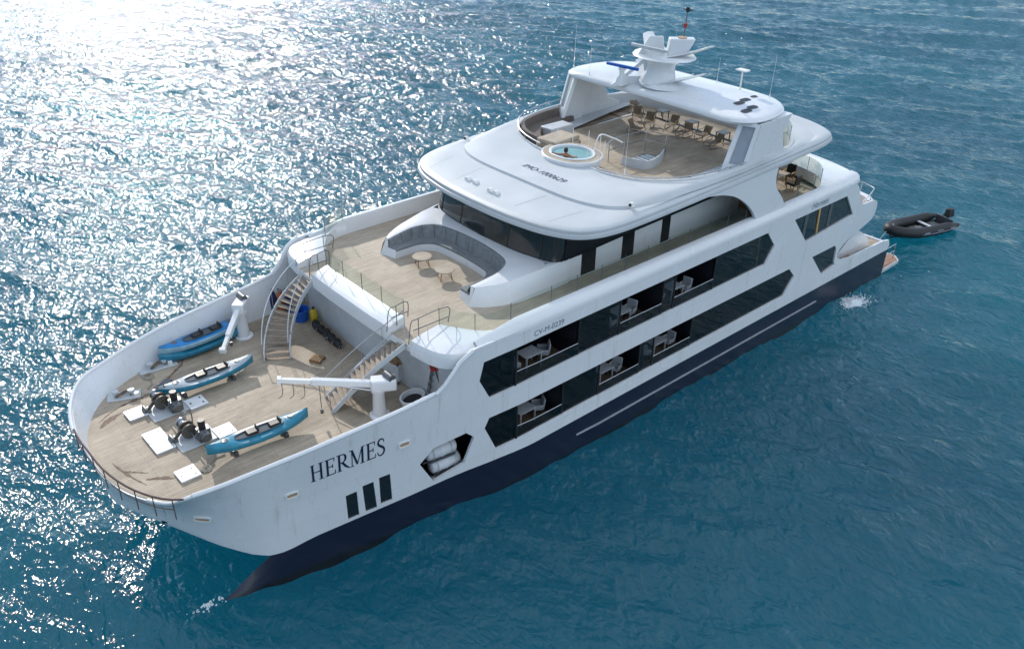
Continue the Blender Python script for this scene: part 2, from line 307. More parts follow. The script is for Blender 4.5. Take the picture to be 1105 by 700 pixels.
# ------------------------------------------------------------------ sea
def build_sea():
    def axis(lo, hi, c0, c1, step, grow=1.035):
        a = [c0]
        while a[-1] < c1: a.append(a[-1]+step)
        up = [a[-1]]; s = step
        while up[-1] < hi: s *= grow; up.append(up[-1]+s)
        dn = [c0]; s = step
        while dn[-1] > lo: s *= grow; dn.append(dn[-1]-s)
        return np.array(list(reversed(dn[1:])) + a + up[1:])
    xs = axis(-6000, 6000, -75, 34, 0.22, 1.022); ys = axis(-6000, 6000, -70, 24, 0.22, 1.022)
    X, Y = np.meshgrid(xs, ys, indexing='ij')
    Z = np.zeros_like(X); DX = np.zeros_like(X); DY = np.zeros_like(X)
    dist = np.hypot(X+10, Y+10)
    main = math.radians(35)
    for k in range(90):
        lam = float(np.exp(rng.uniform(math.log(0.95), math.log(15.0))))
        th = main + rng.normal(0, 0.55); kk = 2*PI/lam
        slope = 0.047 if lam < 5 else 0.019
        amp = slope/kk*rng.uniform(0.6, 1.3)
        ph = kk*(X*math.cos(th)+Y*math.sin(th)) + rng.uniform(0, 2*PI)
        fade = np.clip(1.6 - dist/(lam*60+40), 0, 1)
        Z += amp*np.cos(ph)*fade
        DX -= 0.8*amp*math.cos(th)*np.sin(ph)*fade; DY -= 0.8*amp*math.sin(th)*np.sin(ph)*fade
    gust = 0.8 + 0.25*np.sin(X*0.045+Y*0.021+1.0)*np.sin(Y*0.038-X*0.017) 
    lee = 1 - 0.25*np.exp(-((Y-9.5)/5.0)**2)*((X < 24) & (X > -24))
    Z *= gust*lee
    near_dense = dist < 900
    X2 = X + np.where(near_dense, DX*gust*lee, 0); Y2 = Y + np.where(near_dense, DY*gust*lee, 0)
    nx, ny = X.shape
    me = bpy.data.meshes.new('sea_water')
    co = np.stack([X2, Y2, Z], -1).reshape(-1, 3).astype(np.float32)
    idx = np.arange(nx*ny).reshape(nx, ny)
    q = np.stack([idx[:-1,:-1], idx[1:,:-1], idx[1:,1:], idx[:-1,1:]], -1).reshape(-1, 4)
    me.vertices.add(len(co)); me.vertices.foreach_set('co', co.ravel())
    me.loops.add(q.size); me.loops.foreach_set('vertex_index', q.ravel().astype(np.int32))
    me.polygons.add(len(q)); me.polygons.foreach_set('loop_start', (np.arange(len(q))*4).astype(np.int32))
    me.update(calc_edges=True); me.validate()
    m = bpy.data.materials.new('sea_surface'); m.use_nodes = True
    nt = m.node_tree; N = nt.nodes; L = nt.links; b = N['Principled BSDF']
    b.inputs['Roughness'].default_value = 0.095; b.inputs['IOR'].default_value = 1.42
    tc = N.new('ShaderNodeTexCoord')
    nl = N.new('ShaderNodeTexNoise'); nl.inputs['Scale'].default_value = 0.03; nl.inputs['Detail'].default_value = 3
    L.new(tc.outputs['Object'], nl.inputs['Vector'])
    rc = N.new('ShaderNodeValToRGB'); rc.color_ramp.elements[0].position = 0.35; rc.color_ramp.elements[1].position = 0.65
    rc.color_ramp.elements[0].color = (0.003, 0.068, 0.104, 1); rc.color_ramp.elements[1].color = (0.005, 0.102, 0.142, 1)
    L.new(nl.outputs['Fac'], rc.inputs['Fac'])
    L.new(rc.outputs['Color'], b.inputs['Base Color'])
    b.subsurface_method = 'BURLEY'; b.inputs['Subsurface Weight'].default_value = 1.0; b.inputs['Subsurface Radius'].default_value = (2.0, 5.0, 6.0); b.inputs['Subsurface Scale'].default_value = 20.0
    hsum = None
    for scl, st, dst, rot in (((1.35, 0.8, 1), 1.0, 0.19, 0.61), ((2.8, 1.9, 1), 1.0, 0.085, 0.3), ((8, 5.2, 1), 1.0, 0.005, 0.95)):
        mp = N.new('ShaderNodeMapping'); mp.inputs['Rotation'].default_value = (0, 0, -rot); mp.inputs['Scale'].default_value = scl
        L.new(tc.outputs['Object'], mp.inputs['Vector'])
        n = N.new('ShaderNodeTexNoise'); n.inputs['Scale'].default_value = 1.0; n.inputs['Detail'].default_value = 2.5; n.inputs['Distortion'].default_value = 0.6
        L.new(mp.outputs['Vector'], n.inputs['Vector'])
        mu = N.new('ShaderNodeMath'); mu.operation = 'MULTIPLY'; mu.inputs[1].default_value = dst
        L.new(n.outputs['Fac'], mu.inputs[0])
        if hsum is None: hsum = mu
        else:
            ad = N.new('ShaderNodeMath'); ad.operation = 'ADD'; L.new(hsum.outputs[0], ad.inputs[0]); L.new(mu.outputs[0], ad.inputs[1]); hsum = ad
    bp = N.new('ShaderNodeBump'); bp.inputs['Strength'].default_value = 1.0; bp.inputs['Distance'].default_value = 1.7
    L.new(hsum.outputs[0], bp.inputs['Height']); L.new(bp.outputs['Normal'], b.inputs['Normal'])
    me.materials.append(m); me.shade_smooth()
    o = bpy.data.objects.new('sea_water', me); COL.objects.link(o); o['kind'] = 'structure'
    o['label'] = 'choppy deep blue sea with sun glitter around the yacht'; o['category'] = 'water'
    return o
sea = build_sea(); sea.location.z = 0.25

# ------------------------------------------------------------------ the yacht: hull
Y = thing('motor_yacht', 'large white and navy twin-hulled cruise yacht with three decks under way', 'yacht', (0,0,0))
ST = np.array([(-30,-30,6.8,2.2,-30,6.8,8.3),(9,9,6.8,2.2,9,6.8,8.3),(11,11,6.55,2.15,11,6.75,8.1),(13,13,6.2,2.1,13.2,6.6,7.1),
 (15,15,5.9,1.98,15.2,6.4,6.75),(17,17,5.55,1.85,17.2,6.2,6.6),(19,19,5.2,1.72,19.3,5.95,6.45),(21,20.9,4.85,1.6,21.2,5.58,6.25),
 (22.2,22.2,4.1,2.3,22.45,5.25,6.06),(23.4,23.2,3.0,2.9,23.7,4.75,5.9),(25,24.1,1.7,3.3,24.55,3.5,5.72),(26.5,24.6,0.8,3.45,25.0,1.85,5.6),(28,24.75,0,3.5,25.1,0,5.55)], float)
def stn(u):
    us = ST[:,0]; i = int(np.clip(np.searchsorted(us, u)-1, 0, len(us)-2)); h = us[i+1]-us[i]; t = (u-us[i])/h
    def tan(j):
        if j <= 1: return np.array([1,0,0,1,0,0.])
        if j == len(us)-1: return np.array([0,-.5,0,0,-1.15,0])
        return (ST[j+1,1:]-ST[j-1,1:])/(us[j+1]-us[j-1])
    p0, p1 = ST[i,1:], ST[i+1,1:]; m0, m1 = tan(i)*h, tan(i+1)*h
    return (2*t**3-3*t**2+1)*p0+(t**3-2*t**2+t)*m0+(-2*t**3+3*t**2)*p1+(t**3-t**2)*m1
def hp(u, z, side=1, off=0.0):
    s = stn(u); t = (z-s[2])/(s[5]-s[2]); w = min(1, max(0, (u-14)/8))
    g = t - w*0.16*math.sin(PI*min(1, max(0, t))) if t < 1 else t
    x = s[0]+(s[3]-s[0])*g; y = s[1]+(s[4]-s[1])*g
    if off:
        a = stn(u+0.05); b_ = stn(u-0.05)
        tx, ty = (a[0]+a[3]-b_[0]-b_[3]), (a[1]+a[4]-b_[1]-b_[4]); l = math.hypot(tx, ty)
        x += -ty/l*off*-1*-1 if False else (-ty/l)*off; y += (tx/l)*off
    return (x, side*y, z)
def rim_z(u): return float(stn(u)[5])
def bot_z(u): return float(stn(u)[2])

def hp_n(u, z, side):
    e = 0.03
    a = Vector(hp(u+e, z, side))-Vector(hp(u-e, z, side)); b_ = Vector(hp(u, z+e, side))-Vector(hp(u, z-e, side))
    n = a.cross(b_).normalized()
    return n if n.y*side > 0 or u > 24 else -n
def hull_plate(outline, holes, side, name, m, thick=0.12):
    bm = bmesh.new()
    for loop in [outline]+holes:
        vs = [bm.verts.new((u, 0, z)) for u, z in loop]
        for i in range(len(vs)): bm.edges.new((vs[i], vs[(i+1) % len(vs)]))
    bmesh.ops.triangle_fill(bm, use_beauty=True, use_dissolve=False, edges=bm.edges[:])
    for u in [9+0.25*i for i in range(77)]:
        bmesh.ops.bisect_plane(bm, geom=bm.verts[:]+bm.edges[:]+bm.faces[:], plane_co=(u,0,0), plane_no=(1,0,0))
    for z in [1.8+0.3*i for i in range(22)]:
        bmesh.ops.bisect_plane(bm, geom=bm.verts[:]+bm.edges[:]+bm.faces[:], plane_co=(0,0,z), plane_no=(0,0,1))
    bmesh.ops.remove_doubles(bm, verts=bm.verts[:], dist=0.0005)
    bmesh.ops.triangulate(bm, faces=[f for f in bm.faces if len(f.verts) > 4])
    bm.verts.ensure_lookup_table(); bm.verts.index_update()
    uz = [(v.co.x, v.co.z) for v in bm.verts]; fs = [tuple(v.index for v in f.verts) for f in bm.faces]; bm.free()
    def mk(off, flip, nm, par):
        vs = [hp(u, z, side, off) for u, z in uz]
        me = bpy.data.meshes.new(nm); 
        nr = [hp_n(u, z, side) for u, z in uz]
        out = []
        for f in fs:
            a, b_, c = (Vector(vs[k]) for k in f[:3]); g = (b_-a).cross(c-a); ref = nr[f[0]]*(-1 if flip else 1)
            out.append(f if g.dot(ref) > 0 else tuple(reversed(f)))
        me.from_pydata(vs, [], out); me.shade_smooth()
        me.normals_split_custom_set_from_vertices([n*(-1 if flip else 1) for n in nr])
        me.materials.append(M[m]); o = bpy.data.objects.new(nm, me); COL.objects.link(o); o.parent = par
        return o
    o = mk(0.0, False, name, Y); mk(-thick, True, 'hull_lining', o)
    b = MB()
    for loop in [outline]+holes:
        dense = []
        for k in range(len(loop)):
            p, q = loop[k], loop[(k+1) % len(loop)]; n = max(1, int(math.hypot(q[0]-p[0], q[1]-p[1])/.3))
            dense += [(p[0]+(q[0]-p[0])*t/n, p[1]+(q[1]-p[1])*t/n) for t in range(n)]
        b.loft([[hp(u, z, side, 0), hp(u, z, side, -thick)] for u, z in dense], ring_closed=False, path_closed=True)
    b.build('edge_reveal', m, o, 30)
    return o

bottom = [(u, bot_z(u)) for u in [-22.0, -10, 0, 9] + [9.5+0.5*i for i in range(38)]]           # to u=28
def aft_profile():   # from the gunwale's aft end down to the stern, ends at the bottom line
    up = cr([(-15.5,8.32),(-15.95,8.05),(-16.2,7.73),(-16.55,7.1),(-17.1,6.62),(-18.3,6.55),(-18.85,6.3),(-18.95,5.75),(-18.6,5.25),(-17.2,4.85),(-16.15,4.6),(-15.4,4.2),(-15.3,3.75),(-15.9,3.35)], 4)
    return up + [(-17,3.18),(-21.1,3.06),(-21.9,2.9),(-22.15,2.5)]
gap_p = cr([(22.9,rim_z(22.9)),(23.25,5.75),(23.5,5.35),(23.9,5.08),(24.6,4.98)], 4)
top_p = list(reversed([(u, rim_z(u)) for u in [13.9+0.45*i for i in range(20)]]))               # 22.45 .. 13.9
port_out = bottom + [(28, 4.98),(27,4.98),(25.6,4.98)] + list(reversed(gap_p)) + top_p + [(13.5,7.15),(12.85,7.95),(12.3,8.3)] + aft_profile()
hexh = [(14.67,3.52),(14.04,4.12),(12.55,4.24),(12.18,3.86),(12.62,2.62),(14.05,2.25)]
tri = [[(17.81,3.32),(17.36,3.36),(17.31,1.98),(17.77,1.94)],[(17.13,3.52),(16.67,3.54),(16.56,2.02),(17.04,2.0)],[(16.44,3.63),(15.97,3.64),(15.9,2.14),(16.4,2.13)]]
row_u = [(11.5,5.58),(12.0,6.66),(11.82,7.5),(9,7.58),(-7.1,7.63),(-7.97,6.65),(-7.35,5.74),(9,5.73)]
row_l = [(11.1,2.72),(11.7,4.1),(11.5,4.56),(9,4.68),(-10.0,4.62),(-10.69,3.95),(-9.9,2.95),(9,2.92)]
aw1 = [(-9.55,7.68),(-14.85,7.7),(-16.05,6.26),(-11.2,5.92)]; aw2 = [(-12.34,4.66),(-14.92,4.66),(-16.0,3.27),(-13.9,3.02)]
aw2 = [(-12.3,4.64),(-14.75,4.64),(-15.0,4.3),(-15.05,3.5),(-15.2,3.27),(-13.85,3.04)]
hull_p = hull_plate(port_out, [hexh]+tri+[row_u,row_l,aw1,aw2], 1, 'hull_side', 'hull_white')
stb_top = list(reversed([(u, rim_z(u)) for u in [13.9+0.45*i for i in range(29)]]))             # 26.5 .. 13.9
stb_out = bottom + [(28,4.98)] + cr([(27.6,5.0),(27.2,5.1),(26.9,5.35),(26.6,rim_z(26.6))], 3) + stb_top + [(13.5,7.15),(12.85,7.95),(12.3,8.3)] + aft_profile()
hull_s = hull_plate(stb_out, [], -1, 'hull_side', 'hull_white')
# wet deck closing the hull underneath
mb = MB(); us = [-21.8,-10,0,9,11,13,15,17,19,21,22.2,23.4,25,26.5,27.9]
mb.loft([[(hp(u,bot_z(u)+.02)[0], yy*(abs(hp(u,bot_z(u)+.02)[1])-0.06), bot_z(u)+.02) for yy in (1,.5,0,-.5,-1)] for u in us], ring_closed=False)
mb.build('wet_deck', 'white', Y)
# navy hulls
def demihull(side):
    rings = []
    lv = [(None, 20.9, 4.85), (1.1, 21.55, 4.68), (0.45, 22.45, 4.55), (0.05, 23.3, 4.47), (-0.5, 23.9, 4.42), (-1.3, 22.5, 4.5)]
    ss = [0, .15, .35, .5, .6, .68, .74, .79, .84, .88, .915, .945, .97, .985, 1.0]
    for s in ss:
        ring_o, ring_i = [], []
        for z, xt, yt in lv:
            x = -22.1 + s*(xt+22.1); xm = x if x < 6 else 6+(x-6)*(20.9-6)/(xt-6)
            st_ = stn(min(xm, 21)); yo = st_[1] - 0.012; zz = st_[2]-0.004 if z is None else z
            inset = 0 if z is None else max(0, (1.6-zz))*0.10*min(1, max(0, (xm-6)/8))
            yo -= inset
            yi = 3.1 + (yt-3.1)*max(0, (xm-0)/20.9)**2.2
            if s == 1.0: yo = yi = yt
            if z is not None and z < -1: yo -= 0.8*(1-s); yi += 0.8*(1-s)
            ring_o.append((x, side*yo, zz)); ring_i.append((x, side*min(yi, yo), zz))
        rings.append(ring_o + list(reversed(ring_i)))
    b = MB(); b.loft(rings, ring_closed=True); b.f.append(tuple(range(len(rings[0]))))
    o = b.build('navy_hull', 'navy', Y, 50)
    q = MB(); q.tube([(xx, side*(6.8+0.03), 1.26) for xx in np.linspace(-13.8, 5, 10)] + [(6.4, side*6.77, 1.26)], 0.055, 8)
    q.build('rub_rail', 'rub_grey', o)
    r = MB()
    prof = [(0.05,0),(0.3,.35),(0.42,.9),(0.45,1.8),(0.4,3.0)]
    r.loft([[(23.9-d, side*4.42+rad*math.cos(a)*0.9, -0.50+rad*math.sin(a)) for a in np.linspace(0, 2*PI, 14, endpoint=False)] for rad, d in prof], caps=True)
    r.build('bulb', 'navy', o)
    return o
demihull(1); demihull(-1)

# lettering ---------------------------------------------------------------
def strip(pts, ws):
    """centre line + width -> left/right point strips in 2D"""
    P = [np.array(p, float) for p in pts]; out = []
    for i, p in enumerate(P):
        t = P[min(i+1, len(P)-1)]-P[max(i-1, 0)]; t /= np.linalg.norm(t); n = np.array([-t[1], t[0]])
        out.append((p+n*ws[i]/2, p-n*ws[i]/2))
    return out
def serif_letters():
    T, t = 0.135, 0.055
    def st(x0, y0, x1, y1, w): return ([(x0,y0),(x1,y1)], [w, w])
    def ser(x, y, w=0.30): return ([(x-w/2,y),(x+w/2,y)], [t*0.8, t*0.8])
    arc = lambda cx, cy, rx, ry, a0, a1, n=12: [(cx+rx*math.cos(a), cy+ry*math.sin(a)) for a in np.linspace(a0, a1, n)]
    G = {}
    G['H'] = (0.92, [st(.2,.02,.2,.98,T), st(.72,.02,.72,.98,T), st(.2,.52,.72,.52,t), ser(.2,.02), ser(.2,.98), ser(.72,.02), ser(.72,.98)])
    G['E'] = (0.74, [st(.2,.02,.2,.98,T), st(.06,.97,.64,.97,t), st(.2,.52,.52,.52,t), st(.06,.03,.68,.03,t), st(.63,.98,.62,.78,t*.9), st(.52,.64,.52,.4,t*.9), st(.67,.02,.68,.24,t*.9)])
    bowl = [(.2,.97),(.4,.97)] + arc(.4,.735,.2,.235,PI/2,-PI/2) + [(.2,.5)]
    G['R'] = (0.80, [st(.2,.02,.2,.98,T), (bowl, [t]*3+[t+ (T-t)*math.sin(PI*i/9) for i in range(10)]+[t]*2), ([(.38,.5),(.6,.2),(.82,.03)], [T,T*.95,t]), ser(.2,.02), ser(.14,.98,.2)])
    G['M'] = (1.08, [st(.2,.02,.2,.98,t), ([(.2,.98),(.54,.06)], [T,T*.9]), st(.54,.04,.86,.98,t), st(.88,.02,.88,.98,T), ser(.2,.02,.26), ser(.88,.02), ser(.12,.98,.2), ser(.94,.98,.2)])
    S = [(.52,.76),(.5,.9),(.36,.975),(.2,.93),(.13,.78),(.2,.64),(.34,.54),(.48,.44),(.55,.27),(.47,.1),(.31,.025),(.15,.07),(.09,.26)]
    S2 = cr(S, 3); G['S'] = (0.66, [(S2, [t+(T-t)*max(0, math.sin(PI*i/(len(S2)-1)))**1.5 for i in range(len(S2))])])
    return G
def hull_word(word, u0, z0, u1, z1, h, h1=None):
    G = serif_letters(); total = sum(G[c][0] for c in word); b = MB(); x = 0; k = 0
    for c in word:
        w, strokes = G[c]
        for pts, ws in strokes:
            st_ = strip(pts, ws); k += 1
            rows = []
            for l, r in st_:
                row = []
                for q in (l, r):
                    f = (x+q[0])/total; hh = h
                    u = u0+(u1-u0)*f; z = z0+(z1-z0)*f + q[1]*hh
                    row.append(hp(u, z, 1, 0.010+0.0006*(k % 7)))
                rows.append(row)
            # refine long straight strokes so that they follow the hull
            fine = []
            for i in range(len(rows)-1):
                for s in range(4):
                    tt = s/4; fine.append([tuple(np.array(rows[i][j])*(1-tt)+np.array(rows[i+1][j])*tt) for j in (0,1)])
            fine.append(rows[-1]); b.loft(fine, ring_closed=False)
        x += w
    return b.build('name_lettering', 'navy_text', Y, 0, recalc=False)
hull_word('HERMES', 19.08, 4.76, 16.12, 4.83, 0.90)
def text_mesh(name, s, size, mw, m, parent, shear=0.0, bold=0.0, ext=0.004):
    c = bpy.data.curves.new(name, 'FONT'); c.body = s; c.size = size; c.shear = shear; c.offset = bold; c.extrude = ext; c.align_x = 'CENTER'
    o = bpy.data.objects.new(name, c); COL.objects.link(o); bpy.context.view_layer.update()
    me = bpy.data.meshes.new_from_object(o.evaluated_get(bpy.context.evaluated_depsgraph_get()))
    bpy.data.objects.remove(o); me.name = name
    ob = link(name, me, m, parent, 0); ob.matrix_local = mw; return ob
# side registration and stern script: text x runs aft (-X), up is Z, facing port
side_m = lambda x, z, y=6.806: Matrix(((-1,0,0,x),(0,0,1,y),(0,1,0,z),(0,0,0,1)))
text_mesh('registration_lettering', 'CV-M-0239', 0.36, side_m(8.5, 7.74), 'faint_text', Y)
text_mesh('stern_lettering', 'Hermes', 0.52, side_m(-11.9, 7.86), 'faint_text', Y, shear=0.35)

# hull fittings -------------------------------------------------------------
for (u, z) in ((19.84,4.46),(15.34,4.96),(22.75,3.95)):
    def ring(rx, rz, off): return [hp(u+rx*(abs(math.cos(a))**0.5)*math.copysign(1, math.cos(a)), z+rz*(abs(math.sin(a))**0.5)*math.copysign(1, math.sin(a)), 1, off) for a in np.linspace(0, 2*PI, 20, endpoint=False)]
    b = MB(); b.loft([ring(.27,.15,.0), ring(.27,.15,.05), ring(.21,.10,.05), ring(.20,.09,.02)]); o = b.build('fairlead', 'lamp_white', Y)
    b = MB(); b.add(ring(.205,.095,.022), [tuple(range(20))]); b.build('fairlead_hole', 'copper', o, tri=True)
for i, q in enumerate(tri):
    cu = sum(p[0] for p in q)/4; cz = sum(p[1] for p in q)/4
    b = MB(); b.add([hp(p[0]+(p[0]-cu)*.04, p[1]+(p[1]-cz)*.04, 1, -0.05) for p in q], [(0,1,2,3)]); w = b.build('bow_window', 'pane_dark', Y)
# closed glass of the aft quarter windows + post
def pane(poly, m, off=-0.05, name='window_pane', parent=Y):
    b = MB(); b.add([hp(p[0], p[1], 1, off) for p in poly], [tuple(range(len(poly)))]); return b.build(name, m, parent, 0, tri=True)
pane(aw1, 'pane_dark', -0.10, 'aft_window'); pane(aw2, 'pane_dark', -0.10, 'aft_window')
b = MB(); b.box((-12.2,6.73,6.9),(0.13,0.05,1.55), ry=0.10); b.build('window_post', 'wood_pale', Y)
for x in (-10.9,-13.4): 
    b = MB(); b.box((x,6.715,6.9),(0.3,0.03,1.5)); b.build('window_blind', 'steel_dark', Y)
# bulwark cap (rim)
cap = MB(); cap.tube([Vector(hp(u, rim_z(u), 1)) + Vector((0,-.06,0)) for u in np.arange(13.9, 22.95, .3)], .085, 8)
cap.tube([hp(13.9,rim_z(13.9)),hp(13.5,7.17),hp(12.85,7.97),hp(12.3,8.28)], .085, 8)
cap.tube([Vector(hp(p[0], p[1], 1)) + Vector((0,-.05,0)) for p in gap_p], .07, 8)
cap.tube([Vector(hp(u, rim_z(u), -1)) + Vector((0,.06,0)) for u in np.arange(13.9, 26.6, .3)], .085, 8)
cap.tube([hp(13.9,rim_z(13.9),-1),hp(13.5,7.17,-1),hp(12.85,7.97,-1),hp(12.3,8.28,-1)], .085, 8)
cap.build('bulwark_cap', 'white', Y)
# bow rail over the gap
gap_us = list(np.arange(23.2, 28.01, .4)); path = [hp(u, min(rim_z(u), 5.95), 1) for u in gap_us] + [hp(u, 5.72, -1) for u in (27.6, 27.2, 26.8)]
path = [(p[0]-.05, p[1]*.985, 5.86) for p in path]
b = MB(); b.tube(path, .038, 8); rail = b.build('bow_rail', 'rail_brown', Y)
b = MB(); b.tube([(p[0], p[1], 5.42) for p in path[1:]], .02, 6); b.build('mid_rail', 'rail_brown', rail)
for p in path[1::2]: b = MB(); b.tube([(p[0], p[1], 4.98), p], .02, 6); b.build('rail_post', 'rail_brown', rail)

# ------------------------------------------------------------------ decks
def sheet(poly, z, name, m, parent=Y):
    b = MB(); b.add([(p[0], p[1], z) for p in poly], [tuple(range(len(poly)))]); return b.build(name, m, parent, 0, tri=True)
dk = [hp(u, 5.0, 1, -0.08) for u in [11.8]+list(np.arange(12, 28.01, .5))] 
sheet([(p[0],p[1]) for p in dk] + [(p[0],-p[1]) for p in reversed(dk[:-1])], 5.0, 'bow_deck', 'teak')
# wet brown run-off marks on the bow deck
def stain(path, w, z=5.005):
    b = MB(); rows = []
    P = cr(path, 7)
    for i, p in enumerate(P):
        t = np.array(P[min(i+1, len(P)-1)][:2])-np.array(P[max(0, i-1)][:2]); t = t/np.linalg.norm(t); n = np.array([-t[1], t[0]])
        ww = w*(0.35+random.random())*(0.3 + math.sin(PI*i/(len(P)-1))); rows.append([(p[0]+n[0]*ww, p[1]+n[1]*ww, z), (p[0]-n[0]*ww, p[1]-n[1]*ww, z)])
    b.loft(rows, ring_closed=False); b.build('rust_mark', 'rust', Y, 0)
stain([(23.9,-2.6),(23.3,-3.0),(22.6,-3.2),(21.9,-3.25),(21.1,-3.5),(20.6,-3.9),(20.1,-4.3),(19.7,-4.6),(19.5,-5.0)], .07)
stain([(24.0,-2.2),(23.6,-2.5),(23.0,-2.7)], .10, 5.007); stain([(24.3,0.9),(24.0,1.2),(23.6,1.6)], .05); stain([(24.4,0.2),(24.3,.8),(24.1,1.6),(23.9,2.2)], .04, 5.009)
stain([(23.8,1.9),(23.3,2.2),(23.0,2.5)], .06, 5.011); stain([(21.4,4.05),(21.3,4.1),(21.15,4.12)], .03); stain([(21.0,4.1),(20.9,4.15),(20.8,4.15)], .03)
# upper deck outline
lip_half = [(13.9,0),(13.9,1.5),(13.85,3.0),(13.78,4.4),(13.62,5.55),(13.3,6.15),(12.8,6.44),(12.1,6.60)]
in_half = [(13.05,0),(13.05,1.5),(13.0,3.0),(12.3,4.4),(11.75,5.3),(11.3,5.85),(10.7,6.2),(10.0,6.28)]
lip = cr(lip_half, 5); inn = cr(in_half, 5)
ud = [(p[0]-.04, p[1]) for p in lip]
deck_out = ud + [(11,6.7),(-15,6.7),(-16.1,6.3),(-16.6,5),(-16.6,0)]
full = deck_out + [(p[0], -p[1]) for p in reversed(deck_out[1:-1])]
b = MB(); b.prism([(p[0]-.02, p[1]*.995) for p in full], 7.55, 7.835); b.build('upper_deck_slab', 'white', Y, 30, tri=True)
sheet([(p[0]-.05, p[1]*.985) for p in full], 7.85, 'upper_deck', 'teak_light')
def coaming(i0, i1, sgn):
    rows = []
    for i in range(i0, i1+1):
        l, n = np.array(lip[i]), np.array(inn[i])
        mix = lambda a: l+(n-l)*a
        rows.append([(*l, 7.5), (*l, 7.98), (*mix(.05), 8.12), (*mix(.3), 8.22), (*mix(.97), 8.36), (*n, 8.34), (*n, 7.84)])
    b = MB(); b.loft([[(p[0], sgn*p[1], p[2]) for p in r] for r in rows], ring_closed=False); 
    n = 7; k = len(rows)-1; b.f.append(tuple(range(n))); b.f.append(tuple(range(k*n, k*n+n)))
    b.build('deck_coaming', 'white', Y, 40)
for sg in (1, -1):
    coaming(0, 10, sg); coaming(15, len(lip)-1, sg)
    # side gunwale
    xs = [12.1, 11, 10, 9, 0, -8, -14.8, -15.6, -16.15]
    rows = []
    for x in xs:
        f = min(1, max(0, (x+15.2)/-1.0)); k = max(0, (x-10)/2.1)
        yy = 6.803-f*0.12-k*.17
        iy = 6.28-f*.3; top = 8.68 - 0.32*k + (0.04 if x < -8 else 0)
        rows.append([(x, sg*yy, 8.18-k*.1), (x, sg*yy, 8.32-k*.1), (x, sg*(yy-.10), top-.13), (x, sg*(yy-.28), top-.02), (x, sg*(iy+.04), top), (x, sg*iy, top-.04), (x, sg*iy, 7.84)])
    b = MB(); b.loft(rows, ring_closed=False); b.f.append(tuple(range(56, 63))); b.build('gunwale', 'white', Y, 40)
# front bulkhead between bow deck and upper deck
bh = [(p[0]-.75, p[1]*.985) for p in lip[:26]] + [(12.7,6.2),(12.3,6.25)]
b = MB(); bb = bh + [(p[0],-p[1]) for p in reversed(bh[1:])]
bb = [(p[0],-p[1]) for p in reversed(bh[1:])] + bh
b.loft([[(x,y,4.98),(x,y,7.56)] for x,y in bb], ring_closed=False); blk = b.build('front_bulkhead', 'grey_white', Y)
b = MB(); b.box((12.95,-1.6,6.0),(.08,.9,1.95)); b.build('bulkhead_door', 'grey_white', blk, bevel=.02)

# ------------------------------------------------------------------ staircases
def staircase(sg):
    st = bpy.data.objects.new('staircase', None); COL.objects.link(st); st.parent = Y
    P0, P1, P2 = np.array((16.4,2.15)), np.array((15.0,2.6) if sg > 0 else (15.3,4.2)), np.array((13.5,3.65)); n = 16
    C = lambda t: (1-t)**2*P0+2*t*(1-t)*P1+t*t*P2
    D = lambda t: 2*(1-t)*(P1-P0)+2*t*(P2-P1)
    rail = {1: [], -1: []}; strg = {1: [], -1: []}
    for i in range(n+1):
        t = i/n; c = C(t); d = D(t); d /= np.linalg.norm(d); nn = np.array([-d[1], d[0]]); z = 5.0+(7.84-5.0)*t
        for s in (1, -1):
            e = c+nn*s*0.56; strg[s].append((e[0], sg*e[1], z+.02)); rail[s].append((e[0], sg*e[1], z+.92))
        if 0 < i < n+1:
            a = math.atan2(d[1], d[0])*sg
            b = MB(); b.box((c[0], sg*c[1], z-.03), (.235, 1.08, .045), rz=a); b.build('tread', 'teak_cross', st)
    for s in (1, -1):
        b = MB(); rows = []
        for (x,y,z), k in zip(strg[s], range(n+1)):
            rows.append([(x,y,z+.1),(x,y-.0,z-.24)])
        # plate with thickness
        nrm = []
        for k in range(n+1):
            p, q = np.array(strg[s][max(0,k-1)][:2]), np.array(strg[s][min(n,k+1)][:2]); d = (q-p)/np.linalg.norm(q-p); nrm.append((-d[1], d[0]))
        rings = [[(x+h*nx, y+h*ny, z+v) for h, v in ((.03,.06),(-.03,.06),(-.03,-.2),(.03,-.2))] for (x,y,z),(nx,ny) in zip(strg[s], nrm)]
        b.loft(rings, caps=True); b.build('stringer', 'grey_white', st)
        b = MB(); b.tube(rail[s], .024, 6)
        for k in range(0, n+1, 4): b.tube([strg[s][k], rail[s][k]], .016, 6)
        b.build('handrail', 'steel', st)
    return st
staircase(1); staircase(-1)

# ------------------------------------------------------------------ glass railings and pipe rails on the upper deck
def glass_run(path, h=0.95, post=1.5, zfun=None, parent=Y, name='glass_railing', thick=.012):
    pts = [np.array(p, float) for p in path]
    root = bpy.data.objects.new(name, None); COL.objects.link(root); root.parent = parent
    b = MB(); b.loft([[tuple(p), tuple(p+np.array([0,0,h]))] for p in pts], ring_closed=False)
    o = b.build('glass_panel', 'clear', root, 30)
    acc = post; last = pts[0]
    for p in pts:
        acc += np.linalg.norm(p-last); last = p
        if acc >= post: acc = 0; pb = MB(); pb.tube([p, p+np.array([0,0,h])], .016, 6); pb.build('post', 'steel_dark', root)
    return root
for sg in (1, -1):
    fr = [(p[0]+.06, sg*p[1], 8.36) for p in inn[0:11]]
    glass_run(fr, .8)
    cn = [(p[0]+.04, sg*(p[1]+.02), 8.36+min(.3, max(0,(11.2-p[0])*.25))) for p in inn[15:]]
    sd_ = [(x, sg*6.32, 8.68) for x in np.arange(9.5, -8.3, -1.5)]
    glass_run(cn+(sd_ if sg > 0 else []), .75)
